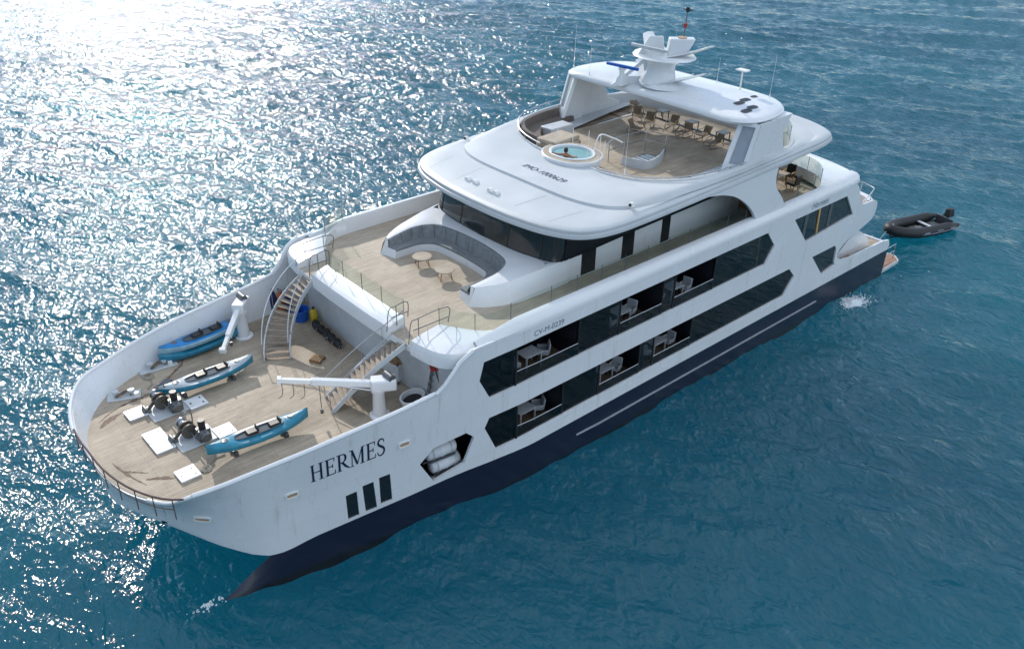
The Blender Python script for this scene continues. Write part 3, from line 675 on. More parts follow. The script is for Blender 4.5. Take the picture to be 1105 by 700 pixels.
def pipe(paths, r=.02, m='steel', name='pipe_rail', parent=Y):
    b = MB()
    for p in paths: b.tube(p, r, 6)
    return b.build(name, m, parent)
for sg in (1,-1):
    for yy, x0 in ((3.05,13.7),(4.42,13.6)):
        y = sg*yy; xb = 12.9 if yy < 4 else 11.9
        pipe([cr([(x0+.25,y,8.0),(x0+.1,y,8.9),(x0-.2,y,9.0),(xb,y,9.0),(xb,y,8.3)],4), [(x0-.25,y,9.0),(x0-.25,y,8.1)], [(x0,y,8.55),(xb,y,8.55)]], .02, 'steel_dark')
    # curved rail on the outer coaming
    pipe([[(13.25,sg*4.9,8.2),(13.25,sg*4.9,8.95)],[(12.5,sg*5.75,8.25),(12.5,sg*5.75,8.95)]], .014, 'steel')

# ------------------------------------------------------------------ deckhouse, windscreen, sofa cowling
dh = bpy.data.objects.new('deckhouse', None); COL.objects.link(dh); dh.parent = Y
for sg in (1,-1):
    b = MB(); b.prism_xz([(5.3,7.84),(-9.2,7.84),(-9.2,10.95),(4.8,10.75),(5.15,9.0)], sg*4.4, sg*4.25); b.build('side_wall', 'white', dh)
    for x0, x1 in ((4.27,3.35),(1.55,.72),(-1.3,-1.92)):
        b = MB(); b.box(((x0+x1)/2, sg*4.405, 9.12),(x0-x1,.03,2.42)); b.build('side_window', 'pane_dark', dh)
    b = MB(); b.prism_xz([(5.4,8.995),(5.2,8.99),(4.2,9.0),(1,9.12),(-3,9.22),(-7,9.35),(-7,10.95),(5.2,10.9)], sg*4.418, sg*4.40); b.build('side_window', 'pane_dark', dh)
b = MB(); b.box((-9.2,0,9.4),(.15,8.6,3.1)); b.build('aft_wall', 'pane_dark', dh)
b = MB(); b.box((-7.7,5.4,9.4),(.12,1.95,3.1)); b.build('side_door', 'wood', dh)
b = MB(); b.box((-7.7,-5.4,9.4),(.12,1.95,3.1)); b.build('side_door', 'wood', dh)
ws_bot = cr([(5.2,4.40),(5.75,4.28),(6.2,3.3),(6.42,1.7),(6.5,0)], 5); ws_bot = ws_bot + [(p[0],-p[1]) for p in reversed(ws_bot[:-1])]
b = MB(); b.loft([[(x,y,8.99),(x-.12,y*.995,9.6),(x-.30,y*.985,10.9)] for x,y in ws_bot], ring_closed=False); wsm = b.build('windscreen', 'pane_dark', dh)
for f in (9, 15, 25, 31):
    b = MB(); x, y = ws_bot[f]; b.tube([(x+.012,y*1.003,9.0),(x-.11,y*.999,9.6),(x-.285,y*.989,10.9)], .02, 4); b.build('mullion', 'black', wsm)
b = MB(); b.prism([(x+(x-3)*.02, y*1.005) for x, y in ws_bot], 8.90, 8.975); b.build('windscreen_sill', 'white', dh, 30, tri=True)
# cowling
Tt = [(9.6,3.32,8.62),(9.15,3.62,8.66),(8.1,4.0,8.76),(7.0,4.2,8.88),(6.1,4.33,8.97),(5.1,4.42,9.02)]
Tb = [(9.98,3.36,7.84),(9.4,3.88,7.84),(8.25,4.36,7.84),(7.1,4.46,7.84),(6.2,4.47,7.84),(5.1,4.46,7.84)]
rim = [(9.66,3.12,8.64),(9.1,3.17,8.72),(8.1,3.15,8.84),(7.25,2.65,8.9),(6.95,1.5,8.92),(6.85,0,8.92)]
outr = [(9.62,3.3,8.62),(9.15,3.6,8.66),(8.1,3.98,8.76),(6.25,4.1,8.99),(6.42,2.2,9.0),(6.52,0,9.0)]
alc = [(9.72,3.05,7.84),(9.1,3.05,7.84),(8.15,3.02,7.84),(7.34,2.54,7.84),(7.05,1.45,7.84),(6.95,0,7.84)]
seatf = [(9.7,2.42),(9.1,2.42),(8.4,2.38),(7.82,1.95),(7.66,1.1),(7.62,0)]
cw = bpy.data.objects.new('sofa_cowling', None); COL.objects.link(cw); cw.parent = Y
for sg in (1,-1):
    S = lambda L_: [(p[0], sg*p[1], *p[2:]) for p in cr(L_, 5)]
    b = MB(); b.loft([list(S(Tb)), [tuple(np.array(a)*.35+np.array(c)*.65+np.array((.05,sg*.03,.0))) for a, c in zip(S(Tb), S(Tt))], S(Tt)], ring_closed=False)
    ro, ou = S(rim), S(outr)
    b.loft([ou, [tuple((np.array(a)+np.array(c))/2+np.array((0,0,.02))) for a,c in zip(ou,ro)], ro, [(p[0], p[1]-sg*.05, p[2]-.02) for p in ro]], ring_closed=False)
    Tt2 = S(Tt); b.loft([Tt2[10:], [(p[0]+.02, p[1]-sg*.02, p[2]+.015) for p in Tt2[10:]]], ring_closed=False)
    # end face of the arm
    b.add([(9.98,sg*3.36,7.84),(9.72,sg*2.42,7.84),(9.7,sg*2.42,8.28),(9.66,sg*3.1,8.30),(9.66,sg*3.1,8.64),(9.62,sg*3.3,8.62)], [tuple(range(6))])
    # filler between wall top and windscreen base
    tp = [(8.1,4.0,8.76),(7.0,4.2,8.88),(6.1,4.33,8.97),(5.1,4.42,9.02)]; ip = [(8.1,3.98,8.765),(6.9,3.9,8.90),(6.25,4.1,8.992),(5.1,4.38,9.02)]
    b.loft([[(p[0],sg*p[1],p[2]) for p in tp],[(p[0],sg*p[1],p[2]) for p in ip]], ring_closed=False)
    b.build('cowling_shell', 'white', cw, 40)
    sf = [(p[0], sg*p[1]) for p in cr(seatf, 5)]; al = S(alc)
    b = MB(); b.loft([[(x,y,7.84) for x,y in sf], [(x,y,8.2) for x,y in sf]], ring_closed=False); b.build('seat_plinth', 'white', cw)
    b = MB(); b.loft([[(x+.0,y,8.2) for x,y in sf], [(x,y,8.30) for x,y in sf], [(p[0],p[1],8.31) for p in al], [(p[0],p[1],8.2) for p in al]], ring_closed=False)
    b.f.append((0,26,52,78)); b.build('seat_cushion', 'fabric', cw)
    # individual back cushions
    a2, r2 = S(alc), S(rim)
    for k in range(0, 25, 3):
        k2 = min(k+3, 25); q = MB(); rows = []
        for j, e in ((k,.0),(k,.04),(k2,-.04),(k2,.0)):
            pa, pr = np.array(a2[j]), np.array(r2[j]); jj = min(25, max(0, j+(1 if j == k else -1)))
            pa = pa+(np.array(a2[jj])-pa)*abs(e)*2; pr = pr+(np.array(r2[jj])-pr)*abs(e)*2
            n = np.array((6.9+2.6,0,0))-pa; n[2] = 0; n /= np.linalg.norm(n); d = .13 if e else .09
            lo = pa+np.array((0,0,.47)); hi = pr+np.array((0,0,-.02))
            rows.append([tuple(lo+n*.02), tuple(lo+n*(d+.04)), tuple(hi*.8+lo*.2+n*d), tuple(hi+n*d*.7), tuple(hi+n*.01)])
        q.loft(rows, ring_closed=False); q.build('back_cushion', 'fabric', cw, 60)

# ------------------------------------------------------------------ visor roof + sun deck coaming
LIP = [(7.2,0),(7.15,1.6),(7.0,3.0),(6.65,4.5),(5.9,5.72),(4.6,6.32),(2.6,6.52),(-1.5,6.64),(-5.5,6.66),(-9,6.64),(-11.9,6.5),(-13.1,5.9),(-13.9,3.8),(-14.2,0)]
LZ = [10.6,10.6,10.6,10.6,10.6,10.64,10.72,10.9,11.05,11.15,11.22,11.25,11.28,11.28]
STP = [(4.3,0),(4.3,1.5),(4.2,3),(3.95,4.2),(3.45,5.1),(2.6,5.7),(0.6,6.2),(-3,6.5),(-6.5,6.52),(-9.2,6.4),(-11.3,5.95),(-12.4,4.9),(-13,3),(-13.2,0)]
SZ = [11.22,11.22,11.2,11.2,11.2,11.22,11.3,11.45,11.55,11.6,11.62,11.62,11.62,11.62]
STEP = [.11,.11,.11,.11,.11,.10,.05,.01,.01,.01,.01,.01,.01,.01]
KO = [(0.95,0),(0.95,1.2),(0.95,2.4),(0.65,3.8),(0.1,4.8),(-1.0,5.75),(-2.7,6.25),(-5,6.45),(-7.5,6.38),(-9.2,6.0),(-10.4,5.25),(-11.2,3.8),(-11.5,2),(-11.6,0)]
KZ = [11.45,11.45,11.46,11.52,11.6,11.68,11.74,11.75,11.72,11.7,11.68,11.68,11.68,11.68]
lipc = mirror_half(cr([(a[0],a[1],z) for a,z in zip(LIP,LZ)], 5)); stc = mirror_half(cr([(a[0],a[1],z,s) for a,z,s in zip(STP,SZ,STEP)], 5)); kc = mirror_half(cr([(a[0],a[1],z) for a,z in zip(KO,KZ)], 5))
ctr = np.array((-3.5, 0))
def inset(p, d):
    v = np.array(p[:2])-ctr; l = np.linalg.norm(v); return np.array(p[:2])*1-v/l*d
rings = [[(*inset(p,2.2), p[2]-.02) for p in lipc], [(*inset(p,.18), p[2]-.02) for p in lipc], [(*inset(p,.03), p[2]+.02) for p in lipc], [(p[0],p[1],p[2]+.07) for p in lipc], [(*inset(p,.03), p[2]+.20) for p in lipc],
         [(*inset(p,.10), p[2]+.225) for p in lipc], [(*inset(p,.09), p[2]+.25) for p in lipc], [(*inset(p,.11), p[2]+.36) for p in lipc], [(*inset(p,.2), p[2]+.42) for p in lipc], [(*inset(p,.42), p[2]+.46) for p in lipc]]
r8 = rings[-1]
for f in (.35, .7): rings.append([tuple(np.array(a)*(1-f)+np.array(s[:3])*f+np.array((0,0,.03))) for a, s in zip(r8, stc)])
rings.append([tuple(s[:3]) for s in stc]); rings.append([(*inset(s,.05), s[2]+s[3]) for s in stc])
for f in (.15, .3, .45, .6, .75, .88): rings.append([(*(inset(s,.05)*(1-f)+np.array(k[:2])*f), (s[2]+s[3])*(1-f)+(k[2]-.06)*f+.07*math.sin(PI*f)) for s, k in zip(stc, kc)])
rings.append([(k[0],k[1],k[2]-.03) for k in kc]); rings.append([(*inset(k,.03), k[2]+.02) for k in kc]); rings.append([(*inset(k,.14), k[2]+.02) for k in kc]); rings.append([(*inset(k,.16), k[2]-.02) for k in kc]); rings.append([(*inset(k,.17), 10.88) for k in kc])
b = MB(); b.loft(rings); roof = b.build('visor_roof', 'roof', Y, 32)
sheet([tuple(inset(k,.15)) for k in kc], 10.9, 'sun_deck', 'teak')
from mathutils.bvhtree import BVHTree
roof_bvh = BVHTree.FromPolygons([v.co for v in roof.data.vertices], [p.vertices for p in roof.data.polygons])
rt = text_mesh('roof_lettering', 'IMO-1000629', 0.50, Matrix.Identity(4), 'navy_text', roof, shear=0.25, ext=0.0)
for v in rt.data.vertices:
    x, y = 3.25-v.co.y, .5+v.co.x
    h = roof_bvh.ray_cast(Vector((x, y, 14)), Vector((0, 0, -1)))[0]; v.co = (x, y, (h.z if h else 11.5)+.012)
for sg in (1,-1):
    b = MB(); b.box((2.75,sg*5.75,11.42),(.22,.2,.2), taper=.7); o = b.build('roof_light', 'lamp_white', roof, bevel=.02)
    b = MB(); b.cyl((2.84,sg*5.75,11.43),.07,.05,10,axis='X'); b.build('lens', 'black', o)
for x, y, z in ((5.9,-1.6,11.06),(5.9,-1.05,11.06),(6.0,.15,11.06),(6.0,.55,11.06)):
    b = MB(); b.cyl((x,y,z-.02),.07,.12); b.cyl((x+.0,y,z+.1),.14,.2,10,axis='X'); b.cyl((x-.1,y,z+.1),.08,.12,10,axis='X'); b.build('searchlight', 'lamp_white', roof)
b = MB(); b.cyl((7.05,-3.4,10.42),.09,.2); b.build('camera_dome', 'lamp_white', roof)
def on_roof(x, y): 
    h = roof_bvh.ray_cast(Vector((x, y, 13.2)), Vector((0, 0, -1)))[0]; return h.z if h else 11.3
for y0 in (-4.2,-2.1,2.1,4.2):
    b = MB(); b.loft([[(x, y0*f-.012, on_roof(x, y0*f-.012)+.004), (x, y0*f+.012, on_roof(x, y0*f+.012)+.004)] for x, f in [(6.3-.25*i, 1+.012*i) for i in range(8)]], ring_closed=False); b.build('panel_joint', 'rub_grey', roof, 0)
# pipe rail on the sun deck coaming
n5 = len(kc)
def krail(i0, i1, h=.28):
    p = [(*inset(kc[i % n5], .07), kc[i % n5][2]+h) for i in range(i0, i1)]
    b = MB(); b.tube(p, .03, 6)
    for q in p[::4]: b.tube([(q[0],q[1],q[2]-h), q], .018, 6)
    b.build('coaming_rail', 'steel', roof)
krail(8, 38, .12); krail(n5-38, n5-8, .28)
# whip aerials on the roof
for x, y, z, h in ((.9,3.6,11.8,2.2),(-9.7,-2.6,13.9,2.0),(-8.6,4.6,13.9,2.1),(-8.6,1.3,13.95,1.3),(-5.2,-6.0,13.8,2.2),(-4.6,-4.2,13.85,1.6)):
    b = MB(); b.cyl((x,y,z-.05),.03,.2,8); b.tube([(x,y,z+.1),(x-.05,y,z+h)], [.009,.004], 6); b.build('whip_aerial', 'lamp_white', Y)

# ------------------------------------------------------------------ side arches on the upper deck and aft terraces
for sg in (1,-1):
    arch = cr([(-1.6,10.93),(-2.8,10.72),(-3.9,10.35),(-4.9,9.75),(-5.6,9.15),(-6.05,8.6)],4) + cr([(-8.6,8.6),(-8.2,9.2),(-7.5,9.9),(-7.25,10.5),(-7.3,11.14)],4)
    b = MB(); b.prism_xz(arch, sg*6.60, sg*6.42); b.build('side_arch', 'white', Y, 40, tri=True)
# aft coaming of upper deck (curved, white) and glass
def aft_wing(path_o, path_i, z0, z1, name):
    o_, i_ = cr(path_o, 5), cr(path_i, 5)
    rows = [[(*a, z0-.25), (*a, z0), (*(np.array(a)*.9+np.array(c)*.1), z0+.12), (*c, z1), (*c, z1-.6)] for a, c in zip(o_, i_)]
    rows += [[(p[0],-p[1],p[2]) for p in r] for r in reversed(rows[:-1])]
    b = MB(); b.loft(rows, ring_closed=False); return b.build(name, 'white', Y, 40)
aft_wing([(-15.2,6.72),(-16.3,6.5),(-17.2,5.4),(-17.9,2.8),(-18.1,0)], [(-12.2,6.3),(-13.2,5.9),(-14.1,4.9),(-14.7,2.6),(-14.9,0)], 8.32, 8.66, 'aft_coaming')
glass_run([(p[0],p[1],8.66) for p in cr([(-10.2,6.3),(-12.2,6.25),(-13.2,5.85),(-14.1,4.8),(-14.7,2.6),(-14.9,0),(-14.7,-2.6),(-14.1,-4.8),(-13.2,-5.85)],4)], .8)
glass_run([(p[0]*.985,p[1]*.98,11.7) for p in cr([(-8.4,6.0),(-9.3,5.9),(-10.5,5.1),(-11.2,3.7),(-11.5,2),(-11.6,0),(-11.5,-2),(-11.2,-3.7),(-10.5,-5.1)],4)], .75)
# main aft deck and stern
b = MB(); b.prism([(-12,6.6),(-17.8,6.6),(-18.7,6.0),(-19.3,3.5),(-19.5,0),(-19.3,-3.5),(-18.7,-6.0),(-17.8,-6.6),(-12,-6.6)], 4.75, 5.0); b.build('aft_deck_slab', 'white', Y)
sheet([(-12,6.55),(-17.75,6.55),(-18.6,5.95),(-19.2,3.5),(-19.4,0),(-19.2,-3.5),(-18.6,-5.95),(-17.75,-6.55),(-12,-6.55)], 5.006, 'aft_deck', 'teak')
ob = [(-18.75,6.72),(-19.25,6.1),(-19.75,3.6),(-19.95,0)]; oc = cr(ob, 5); oc = oc + [(p[0],-p[1]) for p in reversed(oc[:-1])]
b = MB(); rg = []
for x, y in oc: rg.append([(x+.35,y*.97,4.8),(x,y,5.25),(x-.02,y,5.9),(x+.08,y*.995,6.35),(x+.22,y*.985,6.5),(x+.5,y*.96,6.45),(x+.55,y*.95,5.0)])
b.loft(rg, ring_closed=False); b.build('aft_bulwark', 'white', Y, 40)
pipe([cr([(-17.3,6.6,6.6),(-18.4,6.55,7.0),(-19.2,6.0,7.0),(-19.6,3.5,7.0),(-19.8,0,7.0)],4), [(-18.4,6.55,7.0),(-18.4,6.55,6.5)], [(-19.3,5.4,7.0),(-19.3,5.4,6.4)]], .03, 'steel', 'stern_rail')
b = MB(); b.box((-15.6,0,6.4),(.15,13.2,2.8)); b.build('saloon_wall', 'pane_dark', Y)
b = MB(); b.box((-16.6,5.4,6.0),(1.3,1.2,2.0), taper=.8); b.build('deck_locker', 'white', Y, bevel=.15)
# lower cockpit, boarding steps and swim platforms
for sg in (1,-1):
    sheet([(-14,sg*6.6),(-21.8,sg*6.6),(-21.8,sg*3.1),(-14,sg*3.1)], 2.62, 'cockpit_deck', 'teak')
    b = MB(); b.box((-15.2,sg*4.9,3.7),(.2,3.4,2.2)); b.build('cockpit_wall', 'white', Y)
    b = MB(); b.prism_xz(cr([(-16.4,2.6),(-16.7,3.1),(-17.8,3.9),(-18.6,4.15),(-19.3,3.95),(-20.4,3.15),(-20.7,2.6)],4), sg*3.2, sg*6.1); b.build('boarding_steps', 'white', Y, 40, tri=True)
    b = MB()
    for i in range(3): b.box((-16.6-.6*i, sg*6.35, 2.78+.0*i), (.5,.4,.05))
    b.build('boarding_tread', 'platform', Y)
    b = MB(); b.box((-21.95,sg*4.95,2.45),(.2,3.6,.5)); b.build('transom', 'white', Y, bevel=.05)
    b = MB(); b.box((-22.2,sg*4.95,1.2),(.5,3.3,2.0)); b.build('stern_wall', 'navy', Y, bevel=.05)
    b = MB(); b.prism([(-22.0,sg*6.75),(-24.5,sg*6.7),(-25.0,sg*6.2),(-25.0,sg*3.4),(-22.0,sg*3.2)], .38, .62); p_ = b.build('swim_platform', 'grey_white', Y)
    sheet([(-22.05,sg*6.68),(-24.45,sg*6.63),(-24.9,sg*6.15),(-24.9,sg*3.5),(-22.05,sg*3.3)], .628, 'platform_deck', 'platform', p_)
    pipe([cr([(-22.6,sg*6.3,.62),(-22.6,sg*6.3,1.7),(-24.4,sg*6.3,1.7),(-24.4,sg*6.3,.62)],1), [(-22.6,sg*6.3,1.2),(-24.4,sg*6.3,1.2)], cr([(-22.6,sg*4.6,.62),(-22.6,sg*4.6,1.7),(-24.4,sg*4.6,1.7),(-24.4,sg*4.6,.62)],1)], .03, 'steel', 'platform_rail')

# ------------------------------------------------------------------ window galleries along the port side
def gallery(row, z0, z1, x0, x1, posts, panes, name):
    g = bpy.data.objects.new(name, None); COL.objects.link(g); g.parent = Y
    yb = 4.7; yo = 6.66
    fo = [(x0,yb),(x0,6.35),(9,yo),(x1,yo),(x1,yb)]
    sheet(fo, z0, 'gallery_floor', 'wood_floor', g)
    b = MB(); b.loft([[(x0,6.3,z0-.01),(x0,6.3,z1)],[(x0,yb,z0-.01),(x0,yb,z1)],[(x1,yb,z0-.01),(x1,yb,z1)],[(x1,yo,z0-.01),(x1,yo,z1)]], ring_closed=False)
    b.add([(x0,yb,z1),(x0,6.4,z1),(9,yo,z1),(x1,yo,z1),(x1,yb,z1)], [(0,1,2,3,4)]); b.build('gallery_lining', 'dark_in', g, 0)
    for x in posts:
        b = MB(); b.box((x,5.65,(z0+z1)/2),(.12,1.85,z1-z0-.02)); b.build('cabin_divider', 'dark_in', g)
    zs = [p[1] for p in row]; za, zb = min(zs)-.03, max(zs)+.03
    for xa, xb in panes:
        n = max(2, int(abs(xa-xb)/1.5)); b = MB(); pts = [xa+(xb-xa)*i/n for i in range(n+1)]
        b.loft([[hp(x, za, 1, -.09), hp(x, zb, 1, -.09)] for x in pts], ring_closed=False); b.build('window_pane', 'pane', g, 0)
    gaps = sorted([p for pr in panes for p in pr], reverse=True)[1:-1]
    for xa, xb in zip(gaps[::2], gaps[1::2]):
        b = MB(); b.loft([[hp(x, za+.02, 1, -.07), hp(x, za+.75, 1, -.07)] for x in np.linspace(xa-.05, xb+.05, 4)], ring_closed=False); bg_ = b.build('balcony_glass', 'pane', g, 0)
        b = MB(); b.tube([hp(x, za+.77, 1, -.07) for x in np.linspace(xa-.05, xb+.05, 4)], .02, 6); b.build('balcony_rail', 'steel', bg_)
    for xa, xb in panes:
        for x in (xa, xb):
            if -8 < x < 11: q = MB(); q.box((x,hp(x,z1)[1]-.09,(za+zb)/2),(.07,.05,zb-za)); q.build('window_frame', 'black', g)
    return g
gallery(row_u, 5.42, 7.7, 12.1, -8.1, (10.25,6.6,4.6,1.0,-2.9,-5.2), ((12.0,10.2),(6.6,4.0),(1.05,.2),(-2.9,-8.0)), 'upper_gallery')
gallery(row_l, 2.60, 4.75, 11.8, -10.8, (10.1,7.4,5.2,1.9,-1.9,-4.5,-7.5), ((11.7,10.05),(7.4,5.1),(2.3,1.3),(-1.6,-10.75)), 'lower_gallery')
b = MB(); b.box((-6.75,6.6,6.65),(.13,.06,1.9), ry=.08); b.build('window_post', 'wood_pale', Y)
# raft locker behind the hexagonal opening
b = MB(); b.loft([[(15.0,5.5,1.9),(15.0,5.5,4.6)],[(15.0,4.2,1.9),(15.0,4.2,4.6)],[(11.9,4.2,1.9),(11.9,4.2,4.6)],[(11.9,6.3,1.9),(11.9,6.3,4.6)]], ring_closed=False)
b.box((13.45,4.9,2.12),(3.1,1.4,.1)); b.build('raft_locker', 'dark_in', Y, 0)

# ------------------------------------------------------------------ hot tub
tx, ty = .42, -.3
tub = bpy.data.objects.new('hot_tub', None); COL.objects.link(tub); tub.parent = Y
b = MB(); nn = 48
R1 = lambda r, z: [(tx+r*math.cos(2*PI*j/nn)*.98, ty+r*math.sin(2*PI*j/nn)*1.12, z) for j in range(nn)]
b.loft([R1(1.3,10.9), R1(1.36,11.2), R1(1.45,11.5), R1(1.45,11.60), R1(1.42,11.62), R1(1.38,11.62)]); b.build('tub_surround', 'white', tub)
b = MB(); b.loft([R1(1.385,11.622), R1(1.08,11.625)], caps=False); b.build('teak_surround', 'teak_light', tub)
b = MB(); b.loft([R1(1.1,11.6), R1(1.1,11.67), R1(1.07,11.685), R1(.99,11.68), R1(.965,11.65), R1(.95,11.4), R1(.6,11.2), R1(.05,11.2)]); b.build('tub_rim', 'white', tub)
b = MB(); b.add(R1(.96,11.56), [tuple(range(nn))]); b.build('tub_water', 'pool', tub, 0)
# tan sun pad beside the tub, towards starboard
b = MB(); b.box((-.55,-2.3,11.62),(1.9,1.3,.25), rz=.1); b.box((-.6,-2.3,11.2),(2.0,1.4,.6), rz=.1); b.build('sun_pad', 'teak_light', tub, bevel=.06)
# rail posts round the tub
for a in np.linspace(1.2, 4.4, 7): b = MB(); b.tube([(tx+1.5*math.cos(a), ty+1.65*math.sin(a), 11.4),(tx+1.5*math.cos(a), ty+1.65*math.sin(a), 12.35)], .018, 6); b.build('tub_post', 'lamp_white', tub)

# sun deck stairwell with pipe rails
sw = bpy.data.objects.new('stairwell', None); COL.objects.link(sw); sw.parent = Y
b = MB(); b.add([(-1.7,1.0,10.912),(-4.0,.7,10.912),(-4.2,1.7,10.912),(-2.2,2.3,10.912)], [(0,1,2,3)]); b.build('stair_opening', 'steel_dark', sw, 0)
b = MB()
b.loft([[(x,y,10.9),(x,y,11.35),(x*.985,y*.97,11.35),(x*.985,y*.97,10.9)] for x,y in cr([(-1.75,1.15),(-2.2,2.35),(-3.4,2.2),(-4.25,1.75)],4)], ring_closed=False); b.build('stairwell_wall', 'grey_white', sw)
b = MB()
for i in range(6): b.box((-2.1-.3*i,1.35+.02*i,11.0-.0*i),(.2,.8,.04))
b.build('stair_tread', 'grey_white', sw)
pipe([cr([(-1.3,.4,11.7),(-1.6,.4,12.0),(-3.0,.3,12.0),(-4.2,.5,12.0),(-4.5,1.6,12.0)],4), [(-1.5,.4,11.9),(-1.5,.4,10.9)],[(-2.8,.3,12.0),(-2.8,.3,10.9)],[(-4.2,.5,12.0),(-4.2,.5,10.9)],[(-4.5,1.6,12.0),(-4.5,1.6,10.9)], cr([(-1.5,.4,11.5),(-3.0,.3,11.5),(-4.2,.5,11.5),(-4.5,1.6,11.5)],3)], .03, 'steel', 'stair_rail', sw)
b = MB(); b.tube(cr([(-.55,.2,11.2),(-.75,.35,12.4),(-1.3,.7,12.3),(-1.6,1.2,12.1)],5), .035, 6); b.build('tub_grab_rail', 'lamp_white', sw)
# starboard corner sofa on the sun deck
b = MB(); fr = cr([(.4,-2.6),(.1,-4.2),(-.8,-5.4),(-2.4,-5.95),(-4.0,-6.1)],5)
b.loft([[(x*1.0,y,11.1),(x,y,11.72),(x-.16,y+.12,11.74),(x-.22,y+.16,11.1)] for x,y in fr], ring_closed=False); b.build('sofa_back', 'fabric_brown', Y)
b = MB(); b.loft([[(x-.15,y+.15,10.9),(x-.15,y+.15,11.3),(x-.75,y+.75,11.3),(x-.78,y+.78,10.9)] for x,y in fr[2:]], ring_closed=False); b.f.append((0,1,2,3)); b.build('sofa_seat', 'fabric_brown', Y)
b = MB(); b.box((-2.6,-4.5,11.15),(1.7,.9,.5)); b.build('sofa_locker', 'grey_white', Y, bevel=.05)

# ------------------------------------------------------------------ hardtop with pylons, mast and radar
ht = bpy.data.objects.new('hardtop', None); COL.objects.link(ht); ht.parent = Y
HO = [(-4.5,0),(-4.45,2),(-4.35,4.2),(-4.4,5.4),(-4.95,6.1),(-6,6.35),(-7.5,6.12),(-8.55,5.5),(-9.1,4.6),(-9.3,3),(-9.35,0)]
hc = mirror_half(cr(HO, 5)); hctr = np.array((-7.2,0))
hin = lambda p, d: np.array(p[:2])-(np.array(p[:2])-hctr)*d
b = MB(); b.loft([[(*hin(p,.98),13.5) for p in hc],[(*hin(p,.5),13.5) for p in hc],[(*hin(p,.06),13.5) for p in hc],[(*hin(p,.01),13.56) for p in hc],[(p[0],p[1],13.66) for p in hc],[(*hin(p,.015),13.76) for p in hc],[(*hin(p,.05),13.84) for p in hc],[(*hin(p,.18),13.93) for p in hc],[(*hin(p,.45),14.02) for p in hc],[(*hin(p,.98),14.08) for p in hc]], caps=True)
b.build('hardtop_shell', 'white', ht, 50)
def ht_z(x, y):
    a = math.atan2(y, x+7.2); o = min(hc, key=lambda p: abs(math.atan2(p[1], p[0]+7.2)-a)); q = math.hypot(x+7.2, y)/math.hypot(o[0]+7.2, o[1])
    return float(np.interp(q, [.02,.55,.82,.95,.985,1], [14.08,14.02,13.93,13.84,13.76,13.66]))
for (x,y) in ((-6.3,4.4),(-7.0,4.25),(-5.65,5.3),(-6.35,5.15),(-7.9,4.15)):
    rr = .30 if x > -7.5 else .2
    b = MB(); b.add([(x+rr*1.15*math.copysign(abs(math.cos(a))**.6, math.cos(a)), y+rr*.62*math.copysign(abs(math.sin(a))**.6, math.sin(a)), 0) for a in np.linspace(0,2*PI,18,endpoint=False)], [tuple(range(18))])
    b.v = [(v[0], v[1], ht_z(v[0], v[1])+.02) for v in b.v]
    b.build('skylight', 'black', ht, 0)
for sg in (1,-1):
    yi, yo = 5.45, 6.40
    b = MB()
    b.prism_xz([(-5.3,10.88),(-5.6,11.75),(-6.4,13.55),(-8.1,13.6),(-7.5,12.75),(-7.9,11.75),(-8.95,11.4),(-8.95,10.88)], sg*5.68, sg*6.34)
    A, B_, C_, D_ = [np.array((x, sg*y, z)) for x, y, z in ((-3.8,yi,10.88),(-4.45,yo,10.88),(-5.35,yo,13.56),(-4.95,yi,13.56))]
    q = lambda u, v: (A*(1-u)+B_*u)*(1-v)+(D_*(1-u)+C_*u)*v
    nrm = np.cross(B_-A, D_-A); nrm = nrm/np.linalg.norm(nrm)*.09*(1 if nrm[0] > 0 else -1)
    out_ = [(0,0),(1,0),(1,1),(0,1)]; in_ = [(.2,.30),(.82,.30),(.82,.94),(.2,.94)]
    rg = [[tuple(q(*p)+nrm) for p in out_],[tuple(q(*p)+nrm) for p in in_],[tuple(q(*p)-nrm) for p in in_],[tuple(q(*p)-nrm) for p in out_]]
    b.loft(rg, path_closed=True)
    for y0, y1, fx in ((5.5,5.68,0),(6.3,6.42,-.45)):
        b.prism_xz([(-3.9+fx,10.88),(-4.75+fx,13.0),(-4.95+fx,13.56),(-6.5,13.56),(-5.5,10.88)], sg*y0, sg*y1)
    b.build('pylon', 'white', ht, 30, tri=True)
    b = MB(); b.add([tuple(q(*p)) for p in ((.18,.28),(.84,.28),(.84,.96),(.18,.96))], [(0,1,2,3)]); b.build('pylon_window', 'window_grey', ht, 0)
# mast
ms = bpy.data.objects.new('mast', None); COL.objects.link(ms); ms.parent = Y; ms.location = (.5, -.45, -.22)
def oval(cx, cy, rx, ry, z, n=20): return [(cx+rx*math.cos(2*PI*j/n), cy+ry*math.sin(2*PI*j/n), z) for j in range(n)]
b = MB(); b.loft([oval(-6.7,.3,1.45,1.5,14.2), oval(-6.55,.2,1.3,1.25,14.28), oval(-6.3,0,1.0,.95,14.4), oval(-6.4,.05,.78,.74,14.9), oval(-6.45,.05,.74,.74,15.25), oval(-6.55,.05,1.0,1.1,15.5), oval(-6.6,.05,1.5,1.75,15.62), oval(-6.6,.05,1.45,1.7,15.68)], caps=True); b.build('mast_body', 'white', ms, 60)
o3 = [(-4.7,-1.75,14.05),(-6.0,-.45,15.7),(-6.3,-.2,14.2)]; c3 = np.mean(o3, axis=0); b = MB()
rg = []
for k_, off in ((1,.07),(1,-.07),(.42,-.07),(.42,.07)): rg.append([tuple(c3+(np.array(p)-c3)*k_+np.array((.66,.75,0))*off+np.array((0,0,.12 if k_<1 else 0))) for p in o3])
b.loft(rg, path_closed=True); b.build('mast_strut', 'white', ms, 20)
